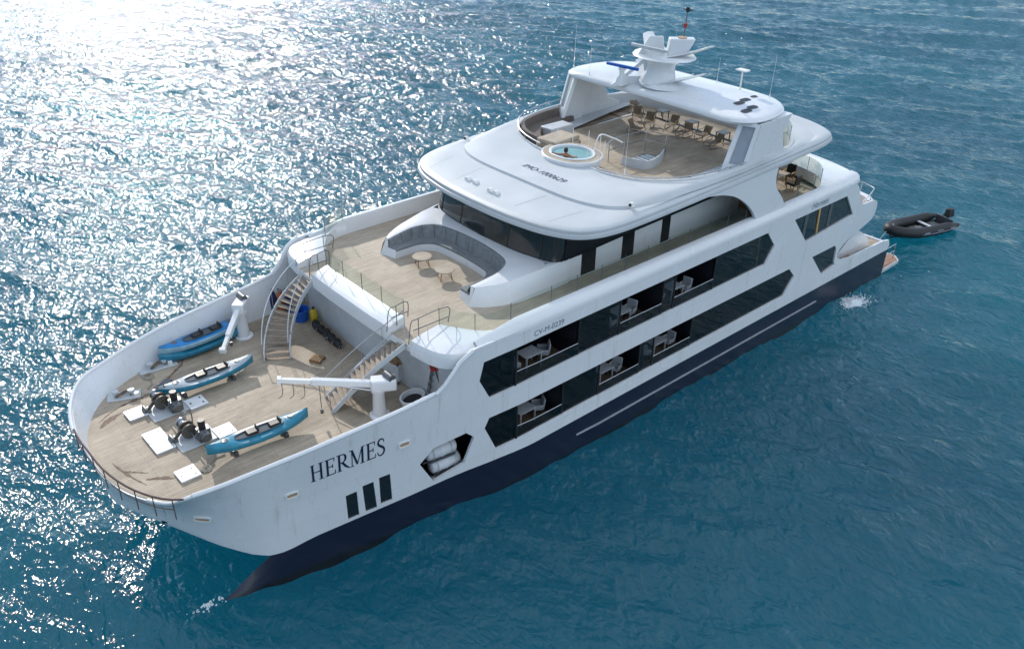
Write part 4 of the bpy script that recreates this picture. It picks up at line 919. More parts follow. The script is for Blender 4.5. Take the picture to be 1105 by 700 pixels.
# swept lower and upper cross arms
def arm(z, y1, x0, x1, rise, ch0, ch1, th=.07, name='cross_arm'):
    for sg in (1,-1):
        rows = []
        for i in range(7):
            t = i/6; y = sg*y1*t; x = x0+(x1-x0)*t**1.3; c = ch0+(ch1-ch0)*t; zz = z+rise*t**1.6
            rows.append([(x+c/2,y,zz),(x,y,zz+th*(1-.6*t)),(x-c/2,y,zz),(x,y,zz-th*(1-.6*t))])
        b = MB(); b.loft(rows, caps=True); b.build(name, 'white', ms, 50)
arm(14.35, 2.1, -6.2, -7.3, .6, 2.2, .8, .14); arm(15.58, 2.1, -6.6, -7.7, .7, 2.0, .8, .14)
e1 = np.array((-.75,.66,0)); e2 = np.array((.66,.75,0))
def slab(c0, w0, d0, z0, c1, w1, d1, z1): return [[tuple(np.array((*c,z))+e1*w*a+e2*d*b_) for a, b_ in ((-.5,-.5),(.5,-.5),(.5,.5),(-.5,.5))] for c,w,d,z in ((c0,w0,d0,z0),(c1,w1,d1,z1))]
b = MB(); b.loft(slab((-6.95,.5),.95,.7,15.66,(-7.1,.7),1.3,.6,16.55), caps=True); b.build('mast_trunk', 'white', ms, 20, bevel=.05)
b = MB(); b.loft(slab((-6.1,-.4),1.4,.16,15.66,(-6.2,-.25),.7,.12,16.6), caps=True); b.build('mast_fin', 'white', ms, 20, bevel=.03)
for z, y0, ln, xx, mt, rz in ((15.02,-1.25,2.0,-4.9,'blue',.12),(16.05,-.15,2.3,-5.6,'steel',.05)):
    b = MB(); b.cyl((xx,y0,z-.45),.16,.32,12,r2=.13); b.cyl((xx,y0,z-.13),.2,.1,12); o = b.build('radar_pedestal', 'lamp_white', ms)
    b = MB(); b.box((xx,y0,z+.05),(.14,ln,.15), rz=rz); b.build('radar_bar', mt if mt=='blue' else 'grey_white', o, bevel=.03)
b = MB(); b.box((-5.0,-1.25,14.35),(.8,.5,.5), taper=.6); b.build('radar_foot', 'white', ms, bevel=.04)
b = MB(); b.box((-5.9,-.15,15.72),(.7,.4,.12)); b.build('radar_foot', 'white', ms)
b = MB(); b.tube([(-7.2,.7,16.5),(-7.3,.7,18.0)], .025, 6); o = b.build('mast_pole', 'steel_dark', ms)
b = MB(); b.cyl((-7.24,.7,17.05),.09,.2,10); b.build('mast_lamp', 'red', o)
b = MB(); b.cyl((-7.3,.7,17.8),.1,.22,10); b.tube([(-7.3,.4,17.9),(-7.3,1.0,17.9)], .03, 6); b.build('wind_sensor', 'black', o)
b = MB(); b.cyl((-7.1,.7,16.55),.24,.05,16); b.build('mast_lamp', 'copper', ms)
# white flat-panel antenna on its pole
b = MB(); b.tube([(-8.3,3.0,13.9),(-8.3,3.0,14.95)], .04, 8); o = b.build('antenna_pole', 'lamp_white', ht)
b = MB(); b.box((-8.3,3.0,15.0),(.45,.6,.06)); b.build('panel_antenna', 'lamp_white', o)

# ================================================================== things aboard
# kayaks -------------------------------------------------------------
def kayak(loc, rz, hullm, deckm, label, L=4.05, W=.92, rocker=.10, tilt=0.0):
    t = thing('kayak', label, 'kayak', loc, rz, 'kayaks stowed on the bow deck'); t.scale = (1, 1, 1.35)
    n = 22; xs = np.linspace(-L/2, L/2, n)
    hw = lambda x: W/2*max(0.02, 1-abs(2*x/L)**2.4)**.75
    rk = lambda x: rocker*abs(2*x/L)**3
    b = MB(); rings = []
    for x in xs:
        h = hw(x); z = rk(x); rings.append([(x, h*math.sin(a)*(1 if True else 1), z+.17-.165*abs(math.cos(a))**.8) for a in np.linspace(-PI/2, PI/2, 9)] + [(x, h*1.02, z+.23), (x, h*.96, z+.26)] + [(x, -h*.96, z+.26), (x, -h*1.02, z+.23)])
    b.loft(rings, caps=True); b.build('kayak_hull', hullm, t, 50)
    b = MB(); rows = []
    for x in xs:
        h = hw(x)*.955; z = rk(x)+.262; cockpit = abs(x+.05) < .95
        rows.append([(x, h*q, z+.07*(1-abs(q)**2)*(0.2 if cockpit else 1.2)) for q in (-1,-.8,-.62,0,.62,.8,1)])
    b.loft(rows, ring_closed=False); b.build('kayak_deck', deckm, t, 50)
    b = MB(); pts = [(-.05+1.02*math.cos(a), .245*math.copysign(abs(math.sin(a))**.7, math.sin(a))) for a in np.linspace(0, 2*PI, 28, endpoint=False)]
    b.loft([[(x,y,.285) for x,y in pts],[(x,y,.325) for x,y in pts],[(x*.97,y*.9,.325) for x,y in pts],[(x*.96,y*.86,.29) for x,y in pts]]); b.f.append(tuple(range(84,112))); ck = b.build('cockpit', 'seat_grey', t, 40)
    for xx in (-.62,.28):
        b = MB(); b.box((xx,0,.33),(.42,.36,.09)); b.box((xx-.22,0,.38),(.07,.36,.15), ry=-.25); b.build('kayak_seat', 'black', t, bevel=.03)
    for xx, r in ((-1.32,.12),(1.35,.13)):
        b = MB(); b.lathe((xx,0,.33),[(r,0),(r,.035),(r*.85,.05)],16,1.2,.9); b.build('hatch_lid', 'steel_dark', t)
    b = MB(); b.tube([(L/2-.08,0,rk(L/2)+.26),(L/2+.02,0,rk(L/2)+.3)], .02, 6); b.tube([(-L/2+.08,0,rk(L/2)+.26),(-L/2-.02,0,rk(L/2)+.3)], .02, 6); b.build('grab_loop', 'black', t)
    return t
kayak((19.48,-2.3,5.22), math.atan2(.07,-3.6)+PI, 'kayak_teal', 'kayak_grey', 'teal kayak with a pale grey deck hanging from the far crane, nearest the stairs')
kayak((19.65,2.60,5.22), math.atan2(.26,-3.7)+PI, 'kayak_teal', 'kayak_teal', 'all teal two-seat kayak on the near side of the bow deck under the near crane')
kayak((18.45,-5.15,5.02), math.atan2(.26,3.7)*1+.0, 'kayak_teal', 'kayak_teal', 'teal kayak lying beneath a blue one beside the far bulwark')
kayak((18.35,-5.22,5.38), math.atan2(.26,3.7)+.02, 'kayak_pale', 'kayak_blue', 'bright blue kayak stacked on top of another beside the far bulwark')
# kayak cradles
for x, y in ((20.6,-2.35),(18.5,-2.3),(20.7,2.5),(18.7,2.65)):
    b = MB(); b.box((x,y,5.06),(.12,.7,.12)); b.box((x,y-.3,5.16),(.1,.1,.14)); b.box((x,y+.3,5.16),(.1,.1,.14))
    b.build('kayak_cradle', 'steel_dark', Y)

# hatch covers --------------------------------------------------------
def hatch(x, y, label, m, s=.76, rz=0.0):
    t = thing('deck_hatch', label, 'hatch', (x,y,5.0), rz, 'square hatches on the bow deck')
    b = MB(); b.box((0,0,.03),(s*.94,s*.94,.06)); b.build('hatch_coaming', 'grey_white', t)
    b = MB(); b.box((0,0,.08),(s,s,.05)); b.build('hatch_lid', m, t, bevel=.02)
    b = MB(); b.box((-s*.3,-s*.25,.115),(.07,.07,.02)); b.box((-s*.3,s*.25,.115),(.07,.07,.02)); b.box((s*.3,0,.115),(.05,.12,.02)); b.build('hatch_dog', 'steel_dark', t)
hatch(22.6,-2.2,'white square hatch standing alone ahead of the far windlass','white')
hatch(22.6,-.30,'far one of two white hatches touching side by side between the windlasses','white')
hatch(22.6,.49,'near one of two white hatches touching side by side between the windlasses','white')
hatch(22.55,2.62,'white hatch with three dark fittings nearest the bow rail','white')
hatch(20.45,-1.4,'grey hatch in the shade beside the pale decked kayak','white2')
hatch(20.4,1.1,'white hatch half hidden behind the nose of the near teal kayak','white')

# windlasses ------------------------------------------------------------
def windlass(x, y, label):
    t = thing('windlass', label, 'windlass', (x,y,5.0), 0, 'anchor windlasses on the bow deck')
    b = MB(); b.box((-.1,0,.03),(1.5,1.15,.06)); b.build('base_plate', 'grey_white', t, bevel=.02)
    b = MB(); b.box((-.35,.28,.3),(.5,.4,.5)); b.cyl((-.3,.45,.4),.2,.35,14,axis='Y'); b.build('gearbox', 'steel_dark', t, bevel=.03)
    b = MB(); b.cyl((.05,-.35,.42),.30,.08,18,axis='Y'); b.cyl((.05,-.27,.42),.19,.22,14,axis='Y'); b.cyl((.05,-.05,.42),.30,.08,18,axis='Y'); b.build('chain_gypsy', 'chain', t)
    b = MB(); b.cyl((.05,-.75,.42),.15,.4,14,axis='Y',r2=.13); b.cyl((.05,-.78,.42),.22,.06,14,axis='Y'); b.build('warping_drum', 'steel', t)
    b = MB(); b.cyl((-.35,.28,.55),.14,.38,12); b.build('motor', 'black', t)
    b = MB(); b.tube([(.05,.1,.42),(.05,.55,.42),(-.1,.55,.75)], .03, 6); b.tube(cr([(-.25,-.5,.1),(-.3,-.5,.8),(-.1,-.45,1.0),(.15,-.4,.9)],3), .025, 6); b.build('brake_lever', 'steel_dark', t)
    b = MB()
    pts = cr([(.3,-.16,.5),(.45,-.2,.3),(.6,-.25,.14)],5)
    for i in range(len(pts)-1):
        p, q = np.array(pts[i]), np.array(pts[i+1]); c = (p+q)/2; b.box(c, (.13,.06 if i % 2 else .12,.12 if i % 2 else .06), ry=math.atan2(-(q-p)[2], (q-p)[0]))
    b.build('anchor_chain', 'chain', t)
    b = MB(); b.box((.62,-.3,.1),(.3,.35,.2)); b.cyl((.66,-.5,.22),.08,.4,12,axis='Y'); b.build('chain_stopper', 'steel_dark', t, bevel=.03)
windlass(21.6,-1.75,'dark anchor windlass on a grey plate at the nose of the pale decked kayak')
windlass(21.55,.75,'dark anchor windlass on a grey plate behind the pair of white hatches')

# mooring fittings along the far bulwark ---------------------------------
def bollard(x, y, rz, label, plate=1.3):
    t = thing('mooring_bollard', label, 'bollard', (x,y,5.0), rz, 'mooring fittings along the far bulwark')
    b = MB(); b.box((0,0,.04),(plate,.6,.08)); b.build('base_plate', 'grey_white', t, bevel=.02)
    for xx in (-.3,.3): b = MB(); b.lathe((xx,0,.08),[(.10,0),(.10,.18),(.14,.2),(.14,.24),(.05,.25)],14); b.build('post', 'grey_white', t)
    b = MB(); b.cyl((-.5,.18,.08),.1,.16,12); b.build('roller', 'lamp_white', t)
    b = MB(); b.tube(cr([(-.3,.14,.14),(-.1,-.15,.18),(.3,.15,.15),(.05,.16,.22),(-.3,-.14,.25)],4), .035, 6); b.build('mooring_line', 'rust', t)
bollard(22.5,-3.75,-.4,'grey mooring bollard at the front of the bow deck in shadow')
bollard(20.6,-5.0,-.1,'grey mooring bollard beside the noses of the stacked kayaks', 1.6)
b = MB(); b.box((20.85,-3.55,5.06),(.55,.35,.10), rz=.5); o = b.build('deck_plate', 'steel_dark', Y, bevel=.02)

def coil(x, y, label, m, r=.32):
    t = thing('rope_coil', label, 'rope', (x,y,5.0), random.uniform(0,6), 'coiled ropes on the bow deck')
    pts = []
    for k in range(5):
        for a in np.linspace(0, 2*PI, 14, endpoint=False): pts.append(((r-.035*k+.01*math.sin(3*a+k))*math.cos(a), (r-.035*k)*math.sin(a)*.95, .03+.018*(k%3)+.01*math.sin(2*a+k)))
    pts += [(r*.3,.1,.04),(r+.3,.35,.03),(r+.7,.3,.03)]
    b = MB(); b.tube(pts, .022, 5); b.build('rope', m, t)
# cranes -----------------------------------------------------------------
def crane(base, post_h, tip, label, swing=.55, k=1.0):
    t = thing('deck_crane', label, 'crane', base, 0, 'davit cranes on the bow deck')
    tx_, ty_, tz_ = (np.array(tip)-np.array(base)); a = math.atan2(ty_, tx_); d = math.hypot(tx_, ty_)
    b = MB(); b.lathe((0,0,0),[(.42,0),(.42,.06),(.3,.1),(.27,.4),(.24,post_h-.25),(.3,post_h-.15),(.3,post_h)],18); b.build('pedestal', 'white', t)
    root = np.array((0,0,post_h+.18)); end = np.array((tx_,ty_,tz_)); back = -np.array((math.cos(a),math.sin(a),0))*.45+root
    v = end-root; pitch = math.atan2(v[2], d); L = np.linalg.norm(v)
    b = MB(); b.box((back+root)/2, (1.0,.55,.5), rz=a); b.build('slew_head', 'white', t, bevel=.06)
    mid = root+v*.33; b = MB(); b.box(mid,(L*.7,.24,.26), rz=a, ry=-pitch); b.build('boom', 'white', t, bevel=.03)
    mid = root+v*.8; b = MB(); b.box(mid,(L*.42,.17,.18), rz=a, ry=-pitch); b.box(root+v*.99,(.16,.28,.26), rz=a, ry=-pitch); b.build('boom_extension', 'lamp_white', t, bevel=.02)
    p0 = root*1+np.array((0,0,-.35)); b = MB(); b.tube([p0, root+v*.4+np.array((0,0,-.16))], .055, 8); b.build('hydraulic_ram', 'steel', t)
    b = MB(); b.cyl(back+np.array((0,-.25,.3)),.16,.5,12,axis='Y'); b.build('winch_drum', 'steel_dark', t)
    hk = root+v*.60+np.array((0,0,-.15)); b = MB(); b.tube([hk, hk+np.array((0,0,-(hk[2]-.55)))], .018, 6); b.box(hk+np.array((0,0,-(hk[2]-.5))),(.1,.1,.2)); b.build('hook_and_cable', 'steel_dark', t)
    if swing:
        b = MB()
        for f in (.75,.86,.97):
            q = root+v*f+np.array((0,0,-.1)); b.tube(cr([q, q+np.array((.04,.05,-.5)), q+v*.05+np.array((0,0,-.75))],3), .015, 5)
        b.build('lifting_strap', 'steel_dark', t)
crane((15.15,4.05,5.0), 1.35, (18.42,2.2,7.15), 'white deck crane with its boom reaching over the near teal kayak')
crane((16.55,-5.05,5.0), 1.35, (18.3,-3.3,5.75), 'white deck crane with its boom lowered beside the stacked kayaks', 0)

M['rope'] = mat('mooring_rope', (0.36, 0.33, 0.27), 0.9, var=0.3, vscale=12)
coil(21.9,2.75,'small pale rope coil between the near windlass and the rail','rope',.2)
coil(21.2,-4.55,'pale rope coiled between the two mooring bollards','rope',.26)
# loose gear under the upper deck -----------------------------------------
t = thing('plastic_tub', 'bright blue round plastic tub by the far wall under the stairs', 'tub', (13.75,-4.75,5.0))
b = MB(); b.lathe((0,0,0),[(.34,0),(.40,.5),(.44,.52),(.44,.58),(.38,.58),(.33,.08),(.02,.06)],20); b.build('tub_body', 'blue', t)
b = MB(); b.tube([(0,-.44,.5),(0,-.5,.62),(0,-.44,.7)], .03, 6); b.tube([(0,.44,.5),(0,.5,.62),(0,.44,.7)], .03, 6); b.build('handle', 'blue', t)
t = thing('yellow_canister', 'yellow canister standing between the blue tub and the black tanks', 'canister', (13.35,-4.2,5.0))
b = MB(); b.lathe((0,0,0),[(.16,0),(.17,.05),(.17,.55),(.1,.66),(.05,.68)],14); b.build('canister_body', 'yellow', t)
b = MB(); b.cyl((0,0,.68),.045,.1,10); b.tube([(-.1,0,.62),(0,0,.8),(.1,0,.62)], .018, 6); b.build('cap', 'black', t)
tank_lab = ['black dive tank lying nearest the yellow canister in the row', 'black dive tank lying second from the yellow canister', 'black dive tank lying in the middle of the row by the wall', 'black dive tank lying second from the near stairs', 'black dive tank lying nearest the near stairs in the row']
tk = None
for i in range(5):
    loc = (13.62+.02*i, -3.55+.5*i, 5.0); rz = .25*math.sin(i*2.1)+1.2
    if tk is None:
        tk = thing('dive_tank', tank_lab[0], 'dive tank', loc, rz, 'black dive tanks by the front bulkhead')
        b = MB(); rings = [[(x, r*math.cos(a), .17+r*math.sin(a)) for a in np.linspace(0, 2*PI, 12, endpoint=False)] for x, r in ((-.34,.08),(-.31,.15),(.18,.15),(.28,.1),(.31,.04),(.38,.04))]
        b.loft(rings, caps=True); b.build('tank_body', 'black', tk)
        b = MB(); b.cyl((.34,-.07,.17),.035,.14,8,axis='Y'); b.build('valve', 'steel', tk)
        b = MB(); b.box((-.05,0,.2),(.3,.36,.3)); b.build('buoyancy_vest', 'rubber', tk, bevel=.08)
    else: dup(tk, loc, rz, tank_lab[i])
bags = [('blue_cloth','dark blue kit bag hanging in the far corner by the bulwark'),('orange','orange kit bag hanging between two blue ones in the far corner'),('blue_cloth','dark blue kit bag nearest the far stairs in the corner')]
for i,(m_,lb) in enumerate(bags):
    t = thing('kit_bag', lb, 'bag', (14.35-.28*i,-6.22+.18*i,5.0), .3*i, 'kit bags in the far corner')
    b = MB(); b.lathe((0,0,0),[(.16,0),(.2,.1),(.19,.7),(.12,1.0),(.05,1.08)],12,1,.7); b.build('bag_body', m_, t)
    b = MB(); b.tube([(0,.08,1.0),(0,.14,1.2),(0,-.1,1.2),(0,-.08,1.0)], .02, 6); b.build('strap', 'black', t)
t = thing('laundry_cart', 'grey cart piled with brown towels against the front bulkhead', 'cart', (13.15,2.35,5.0), .15)
b = MB(); b.box((0,0,.55),(.6,.85,.75)); b.build('cart_box', 'grey_white', t, bevel=.03)
b = MB(); b.lathe((0,0,.92),[(.36,0),(.34,.12),(.2,.22),(.04,.26)],14,.8,1.15); b.build('towel_pile', 'wicker', t)
b = MB()
for sx in (-.25,.25):
    for sy in (-.38,.38): b.tube([(sx,sy,.0),(sx,sy,1.1)], .025, 6)
b.build('cart_frame', 'black', t)
t = thing('wash_basin', 'open grey and white basin on deck beside the near crane', 'basin', (13.75,4.35,5.0), .3)
b = MB(); b.lathe((0,0,0),[(.42,0),(.5,.42),(.54,.44),(.54,.48),(.46,.48),(.4,.1),(.02,.08)],20,1.15,.85); b.build('basin_body', 'white', t)
b = MB(); b.lathe((0,0,.08),[(.4,0),(.43,.2),(.02,.2)],20,1.1,.8); b.build('basin_contents', 'rubber', t)
t = thing('step_ladder', 'folding step ladder with a red top leaning by the near bulwark', 'ladder', (13.0,4.85,5.0), -.5)
b = MB()
for sy in (-.2,.2): b.tube([(.35,sy,0),(.05,sy*.8,1.75)], .03, 6); b.tube([(-.45,sy,0),(-.05,sy*.8,1.75)], .03, 6)
b.build('ladder_frame', 'steel_dark', t)
for i in range(5): b = MB(); b.box((.3-.06*i,0,.3+.3*i),(.16,.38-.02*i,.03)); b.build('step', 'steel', t)
b = MB(); b.box((0,0,1.78),(.3,.4,.1)); b.build('ladder_top', 'red', t, bevel=.02)
t = thing('wooden_crate', 'small flat wooden crate lying on deck between the two staircases', 'crate', (15.0,-1.1,5.0), .5)
b = MB()
for i in range(4): b.box((0,-.21+.14*i,.13),(.5,.11,.03))
b.build('crate_slats', 'wicker', t); b = MB()
for sx in (-.22,.22): b.box((sx,0,.06),(.05,.56,.11))
b.build('crate_bearer', 'wood', t)

# coffee tables in the sofa alcove ------------------------------------------
def coffee(x, y, label):
    t = thing('coffee_table', label, 'table', (x,y,7.855), 0, 'round tables by the upper deck sofa')
    b = MB(); b.lathe((0,0,.43),[(.44,0),(.46,.02),(.45,.045)],28); b.build('tabletop', 'teak_light', t)
    for a in (.4,1.97,3.54,5.11): b = MB(); b.tube([(.38*math.cos(a),.38*math.sin(a),0),(.30*math.cos(a),.30*math.sin(a),.43)], .022, 6); b.build('leg', 'wood', t)
coffee(9.15,-1.1,'round pale coffee table near the far arm of the grey sofa'); coffee(9.15,.62,'round pale coffee table near the close arm of the grey sofa')

# gallery tables and armchairs -------------------------------------------
def g_table(x, y, z, label):
    t = thing('cabin_table', label, 'table', (x,y,z), 0, 'white tables behind the side windows')
    b = MB(); b.box((0,0,.72),(.95,.72,.05)); b.build('tabletop', 'linen', t, bevel=.02)
    for sx in (-.42,.42):
        for sy in (-.3,.3): b = MB(); b.box((sx,sy,.35),(.06,.06,.7)); b.build('leg', 'linen', t)
def g_chair(x, y, z, rz, label):
    t = thing('armchair', label, 'armchair', (x,y,z), rz, 'white armchairs behind the side windows')
    b = MB(); b.box((0,0,.38),(.5,.5,.16)); b.build('seat', 'linen', t, bevel=.05)
    b = MB(); b.box((-.26,0,.62),(.1,.54,.52), ry=-.12); b.build('backrest', 'linen', t, bevel=.05)
    for s in (-.26,.26): b = MB(); b.box((0,s,.48),(.45,.06,.24)); b.build('armrest', 'linen', t, bevel=.03)
    for sx in (-.22,.22):
        for sy in (-.24,.24): b = MB(); b.box((sx,sy,.15),(.045,.045,.30)); b.build('leg', 'steel', t)
for (x, z, nm, dx) in ((8.55,5.425,'front balcony, upper row',1),(2.85,5.425,'middle balcony, upper row',1),(-1.0,5.425,'aft balcony, upper row',1),(8.8,2.605,'front balcony, lower row',1),(3.75,2.605,'middle balcony, lower row',1),(-.15,2.605,'aft balcony, lower row',1)):
    g_table(x, 5.7, z, 'white square table, '+nm)
    jt = 4.1*x+7*z; g_chair(x+.85+.10*math.sin(jt), 5.7+.12*math.cos(jt), z, PI+.45*math.sin(jt*1.7), 'white armchair at the bow end of the table, '+nm)
    g_chair(x-.85+.1*math.cos(jt*2), 5.72+.1*math.sin(jt*3), z, -.15+.5*math.sin(jt*2.3), 'white armchair at the stern end of the table, '+nm)

# life raft canisters in the hexagonal opening --------------------------------
def raft(x, y, z, rz, label):
    t = thing('life_raft_canister', label, 'life raft', (x,y,z), rz, 'life raft canisters in the hull opening')
    prof = [(-.72,.02),(-.70,.22),(-.62,.32),(-.05,.34),(0,.36),(.05,.34),(.62,.32),(.70,.22),(.72,.02)]
    b = MB(); b.loft([[(px, r*math.cos(a), .36+r*math.sin(a)) for a in np.linspace(0, 2*PI, 20, endpoint=False)] for px, r in prof], caps=True); b.build('canister', 'raft', t, 50)
    for px in (-.42,.42): b = MB(); b.tube([(px, .345*math.cos(a), .36+.345*math.sin(a)) for a in np.linspace(0, 2*PI, 20, endpoint=False)], .022, 6, closed=True); b.build('lashing_strap', 'grey_white', t)
    b = MB(); b.box((0,0,.04),(1.2,.6,.06)); b.build('cradle', 'steel_dark', t)
raft(13.15,5.56,2.17,-.13,'white life raft canister in the hull opening, the lower of two')
raft(13.35,5.56,2.93,-.13,'white life raft canister in the hull opening, the upper of two')
b = MB(); b.box((13.3,5.2,2.9),(1.8,.7,.05)); b.build('raft_shelf', 'steel_dark', Y)

# person in the hot tub ---------------------------------------------------
def person():
    t = thing('person', 'dark haired person sitting in the hot tub with arms along its rim', 'person', (tx+.55,ty+.12,11.08), math.radians(200))
    V = [(0,0,.12),(0,0,.33),(-.02,0,.52),(-.03,0,.62),(-.02,0,.70),      # pelvis, belly, chest, neck base, neck top
         (-.03,.19,.58),(-.10,.42,.56),(-.16,.64,.62),(-.17,.72,.62),     # left arm
         (-.03,-.19,.58),(-.10,-.42,.56),(-.14,-.62,.62),(-.15,-.70,.62),
         (.05,.10,.1),(.44,.13,.16),(.50,.13,-.0+.02),(.05,-.10,.1),(.44,-.13,.16),(.50,-.13,.02)]
    E_ = [(0,1),(1,2),(2,3),(3,4),(3,5),(5,6),(6,7),(7,8),(3,9),(9,10),(10,11),(11,12),(0,13),(13,14),(14,15),(0,16),(16,17),(17,18)]
    Rr = [.14,.135,.15,.08,.055,.07,.05,.042,.035,.07,.05,.042,.035,.085,.07,.05,.085,.07,.05]
    me = bpy.data.meshes.new('body'); me.from_pydata(V, E_, []); o = bpy.data.objects.new('body', me); COL.objects.link(o); o.parent = t
    me.materials.append(M['skin']); s = o.modifiers.new('skin', 'SKIN'); s.use_smooth_shade = True
    for i, r in enumerate(Rr): me.skin_vertices[0].data[i].radius = (r, r); 
    me.skin_vertices[0].data[0].use_root = True
    o.modifiers.new('sub', 'SUBSURF').levels = 1; o.modifiers['sub'].render_levels = 1
    b = MB(); b.lathe((0,0,.70),[(.05,0),(.075,.03),(.095,.09),(.098,.15),(.08,.21),(.03,.245)],14,1.05,.85); b.box((.1,0,.83),(.05,.035,.05)); b.build('head', 'skin', t, 60)
    b = MB(); b.lathe((-.02,0,.79),[(.09,-.06),(.112,.0),(.112,.08),(.09,.14),(.03,.17)],14,1.02,.92); b.build('hair', 'hair', t, 60)
    b = MB(); b.lathe((0,0,.02),[(.15,0),(.165,.06),(.15,.18)],14,.85,1.1); b.build('swimwear', 'swim', t, 60)
person()

# deck chairs under the hardtop ---------------------------------------------
def deck_chair(loc, rz, label, first=[None]):
    if first[0] is not None: return dup(first[0], loc, rz, label)
    t = thing('deck_chair', label, 'deck chair', loc, rz, 'dark deck chairs under the hardtop'); first[0] = t; t.scale = (.88, .88, .85)
    b = MB(); b.loft([[(x,-.27,z),(x,.27,z),(x,.27,z-.03),(x,-.27,z-.03)] for x, z in ((.42,.36),(.1,.33),(-.22,.36),(-.32,.42))], caps=True); b.build('seat', 'bronze', t)
    b = MB(); b.loft([[(x,-.27,z),(x,.27,z),(x-.03,.27,z),(x-.03,-.27,z)] for x, z in ((-.28,.4),(-.42,.68),(-.5,.8))], caps=True); b.build('backrest', 'bronze', t)
    for s in (-.3,.3):
        b = MB(); b.tube(cr([(.45,s,.38),(.5,s,.15),(.35,s,.03),(0,s,.02),(-.45,s,.03),(-.5,s,.2),(-.3,s,.4)],4), .022, 6); b.tube(cr([(-.44,s,.7),(-.2,s,.6),(.2,s,.6),(.42,s,.4)],4), .02, 6); b.build('frame', 'bronze', t)
dc = [(-8.9,-4.3,.3,'dark deck chair at the far end of the row under the hardtop'),(-8.1,-3.5,.15,'dark deck chair second from the far end under the hardtop'),(-7.8,-2.3,.1,'dark deck chair third from the far end under the hardtop'),
      (-8.35,-1.1,.0,'dark deck chair in the middle of the row under the hardtop'),(-7.85,.15,-.1,'dark deck chair just past the middle of the row towards the near side'),(-8.2,1.2,-.1,'dark deck chair second from the near pylon under the hardtop'),
      (-7.6,2.35,-.2,'dark deck chair nearest the near pylon under the hardtop'),(-6.2,-1.9,.5,'dark deck chair alone ahead of the row at the shadow edge')]
for x,y,r,l in dc: deck_chair((x,y,10.905), r*3+.3, l)
t0 = None
for i,(x,y) in enumerate(((-9.5,-2.8),(-9.2,-.4),(-9.0,1.9))):
    lb = 'low dark side table behind the deck chairs, '+('far','middle','near')[i]+' one of three'
    if t0 is None:
        t0 = thing('side_table', lb, 'table', (x,y,10.905), 0, 'low side tables behind the deck chairs')
        b = MB(); b.box((0,0,.43),(.6,.6,.04)); b.build('tabletop', 'steel_dark', t0)
        for sx in (-.26,.26):
            for sy in (-.26,.26): b = MB(); b.box((sx,sy,.2),(.04,.04,.41)); b.build('leg', 'black', t0)
    else: dup(t0, (x,y,10.905), 0, lb)
# aft terrace furniture -------------------------------------------------------
t = thing('terrace_table', 'square pale table among black chairs on the aft terrace', 'table', (-12.6,3.4,7.855))
b = MB(); b.box((0,0,.72),(1.3,1.0,.05)); b.build('tabletop', 'teak_light', t, bevel=.01)
for sx in (-.55,.55):
    for sy in (-.4,.4): b = MB(); b.box((sx,sy,.35),(.06,.06,.7)); b.build('leg', 'wood', t)
c0 = None
for x,y,r,l in ((-12.7,4.5,-PI/2,'black padded chair on the near side of the terrace table'),(-13.8,3.5,0.1,'black padded chair on the stern side of the terrace table'),(-11.4,3.4,PI,'black padded chair on the bow side of the terrace table'),(-12.6,2.3,PI/2,'black padded chair on the far side of the terrace table'),(-14.0,2.2,.4,'black padded chair set apart towards the aft glass')):
    if c0 is None:
        c0 = thing('terrace_chair', l, 'chair', (x,y,7.855), r, 'black chairs on the aft terrace')
        b = MB(); b.box((0,0,.42),(.56,.56,.12)); b.build('seat', 'black', c0, bevel=.04)
        b = MB(); b.box((-.29,0,.7),(.1,.56,.55), ry=-.15); b.build('backrest', 'black', c0, bevel=.04)
        for sx in (-.22,.22):
            for sy in (-.24,.24): b = MB(); b.box((sx,sy,.18),(.045,.045,.36)); b.build('leg', 'wood_pale', c0)
        for s in (-.29,.29): b = MB(); b.box((0,s,.58),(.5,.06,.05)); b.build('armrest', 'wood_pale', c0)
    else: dup(c0, (x,y,7.855), r, l)

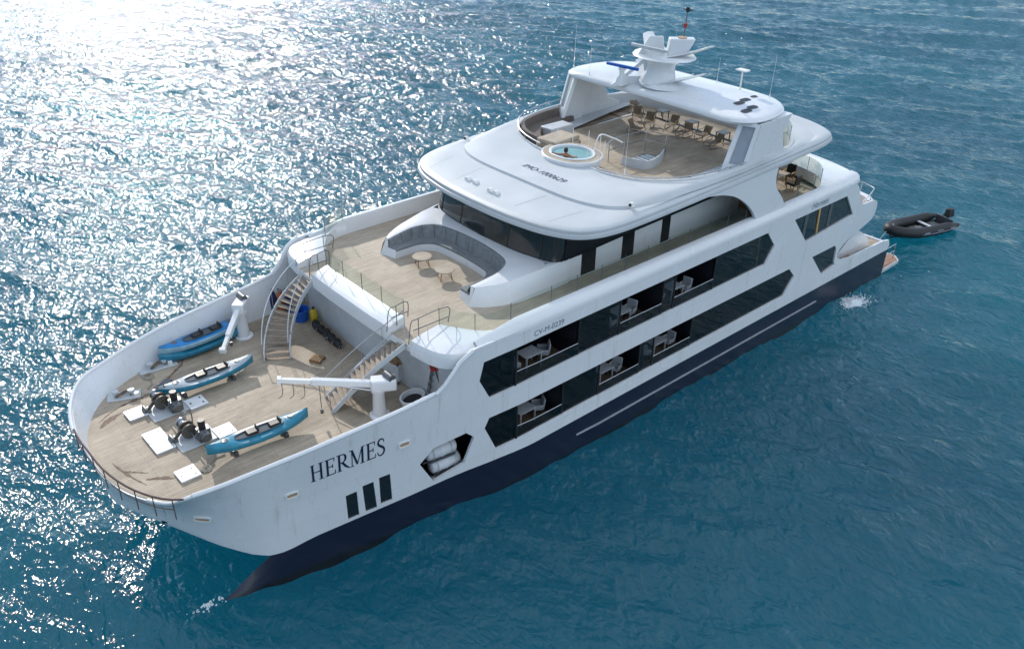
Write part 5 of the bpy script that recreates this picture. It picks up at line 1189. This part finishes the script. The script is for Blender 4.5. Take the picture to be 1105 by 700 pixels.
# inflatable tender astern ------------------------------------------------------
def tender():
    t = thing('inflatable_boat', 'black inflatable tender with an outboard motor floating astern of the yacht', 'dinghy', (-30.5,5.1,0.42), -.27)
    half = [(-2.9,.95),(-1.5,.98),(0,.98),(1.3,.9),(2.3,.62),(2.85,.25),(3.0,0)]
    loop = cr([(x,y,.45+.3*max(0,(x)/3)**2) for x,y in half],5); loop = loop + [(p[0],-p[1],p[2]) for p in reversed(loop[:-1])]
    k = len(loop); rr = [.37*(1 if 3 < i < k-4 else (.35+.65*min(i, k-1-i)/4)) for i in range(k)]
    b = MB(); b.tube(loop, rr, 12); b.build('tube', 'rubber', t, 60)
    b = MB(); b.tube([(p[0]*1.0+.0,p[1]*1.37,p[2]-.02) for p in loop], .03, 6); b.build('rub_strake', 'rub_grey', t)
    b = MB(); b.loft([[(x,-w,.22),(x,0,.1-.1*(x>2)),(x,w,.22)] for x,w in ((-2.6,.8),(0,.82),(1.4,.72),(2.3,.45),(2.7,.15))], ring_closed=False); b.build('floor', 'black', t)
    b = MB(); b.loft([[(x,-w,.2),(x,0,-.25+.3*(x>2)),(x,w,.2)] for x,w in ((-2.6,.85),(0,.85),(1.4,.75),(2.4,.4),(2.85,.08))], ring_closed=False); b.build('keel', 'black', t)
    b = MB(); b.box((-2.55,0,.45),(.08,1.45,.6)); b.build('transom_board', 'steel_dark', t, bevel=.02)
    b = MB(); b.box((-.6,0,.5),(.25,1.5,.06)); b.build('thwart', 'grey_white', t)
    m_ = MB(); m_.box((-2.9,0,1.05),(.65,.5,.62), taper=.75); m_.box((-2.8,0,.4),(.22,.18,.8)); o = m_.build('outboard_motor', 'black', t, bevel=.06)
    b = MB(); b.tube([(-2.5,0,1.0),(-1.8,.1,.95)], .03, 6); b.build('tiller', 'black', o)
    for s in (-1,1):
        for x in (-1.9,-.6,.7):
            b = MB(); b.box((x,s*1.33,.52),(.55,.03,.16), rx=-s*.25); b.build('tube_patch', 'rub_grey', t)
    for x in (-1.6,.1,1.5):
        b = MB(); b.box((x,0,.28),(.9,1.1,.03)); b.build('floor_board', 'steel_dark', t)
    b = MB(); b.tube(cr([(2.75,0,1.1),(3.1,.1,1.0),(3.35,0,.6),(3.6,-.1,.1),(3.75,-.2,-.25)],4), .025, 6); b.build('bow_line', 'grey_white', t)
    b = MB(); b.box((.3,.2,.42),(.5,.35,.28)); b.build('fuel_tank', 'steel_dark', t, bevel=.06)
    for s in (-1,1):
        b = MB(); b.tube([(x,s*1.0,.74) for x in (-1.5,-.8,0,.8,1.3)], .015, 5); b.build('grab_line', 'grey_white', t)
tender()

# foam: a small wash at the discharge amidships-aft and round the ram bow ---------
def foam(cx, cy, rx, ry, n, name, smin=.03, smax=.10, drift=0.0):
    b = MB()
    for i in range(n):
        a = random.uniform(0, 2*PI); r = abs(random.gauss(0, .42)); x = cx+rx*r*math.cos(a); y = cy+ry*r*math.sin(a)
        x += drift*max(0, r-.4)*random.uniform(.2, 1.6); s = random.uniform(smin, smax)*max(.25, 1.25-r)
        b.lathe((x,y,.40+.22*max(0,.6-r)+random.uniform(-.05,.05)),[(s*.9,-.06),(s,.0),(s*.55,s*.5),(.005,s*.6+.01)],6,random.uniform(.8,2.2),random.uniform(.6,1.2))
    o = b.build(name, 'foam', None, 60); o['kind'] = 'stuff'; return o
o = foam(-16.8,7.7,1.45,.8,1700,'foam_wash',.02,.10,-.8); tag(o, 'white foam churned up beside the navy hull near the stern', 'foam', kind='stuff')
o = foam(23.4,4.5,1.3,.4,60,'bow_wash',.008,.03,.5); tag(o, 'small broken water over the ram bow of the near hull', 'foam', kind='stuff')
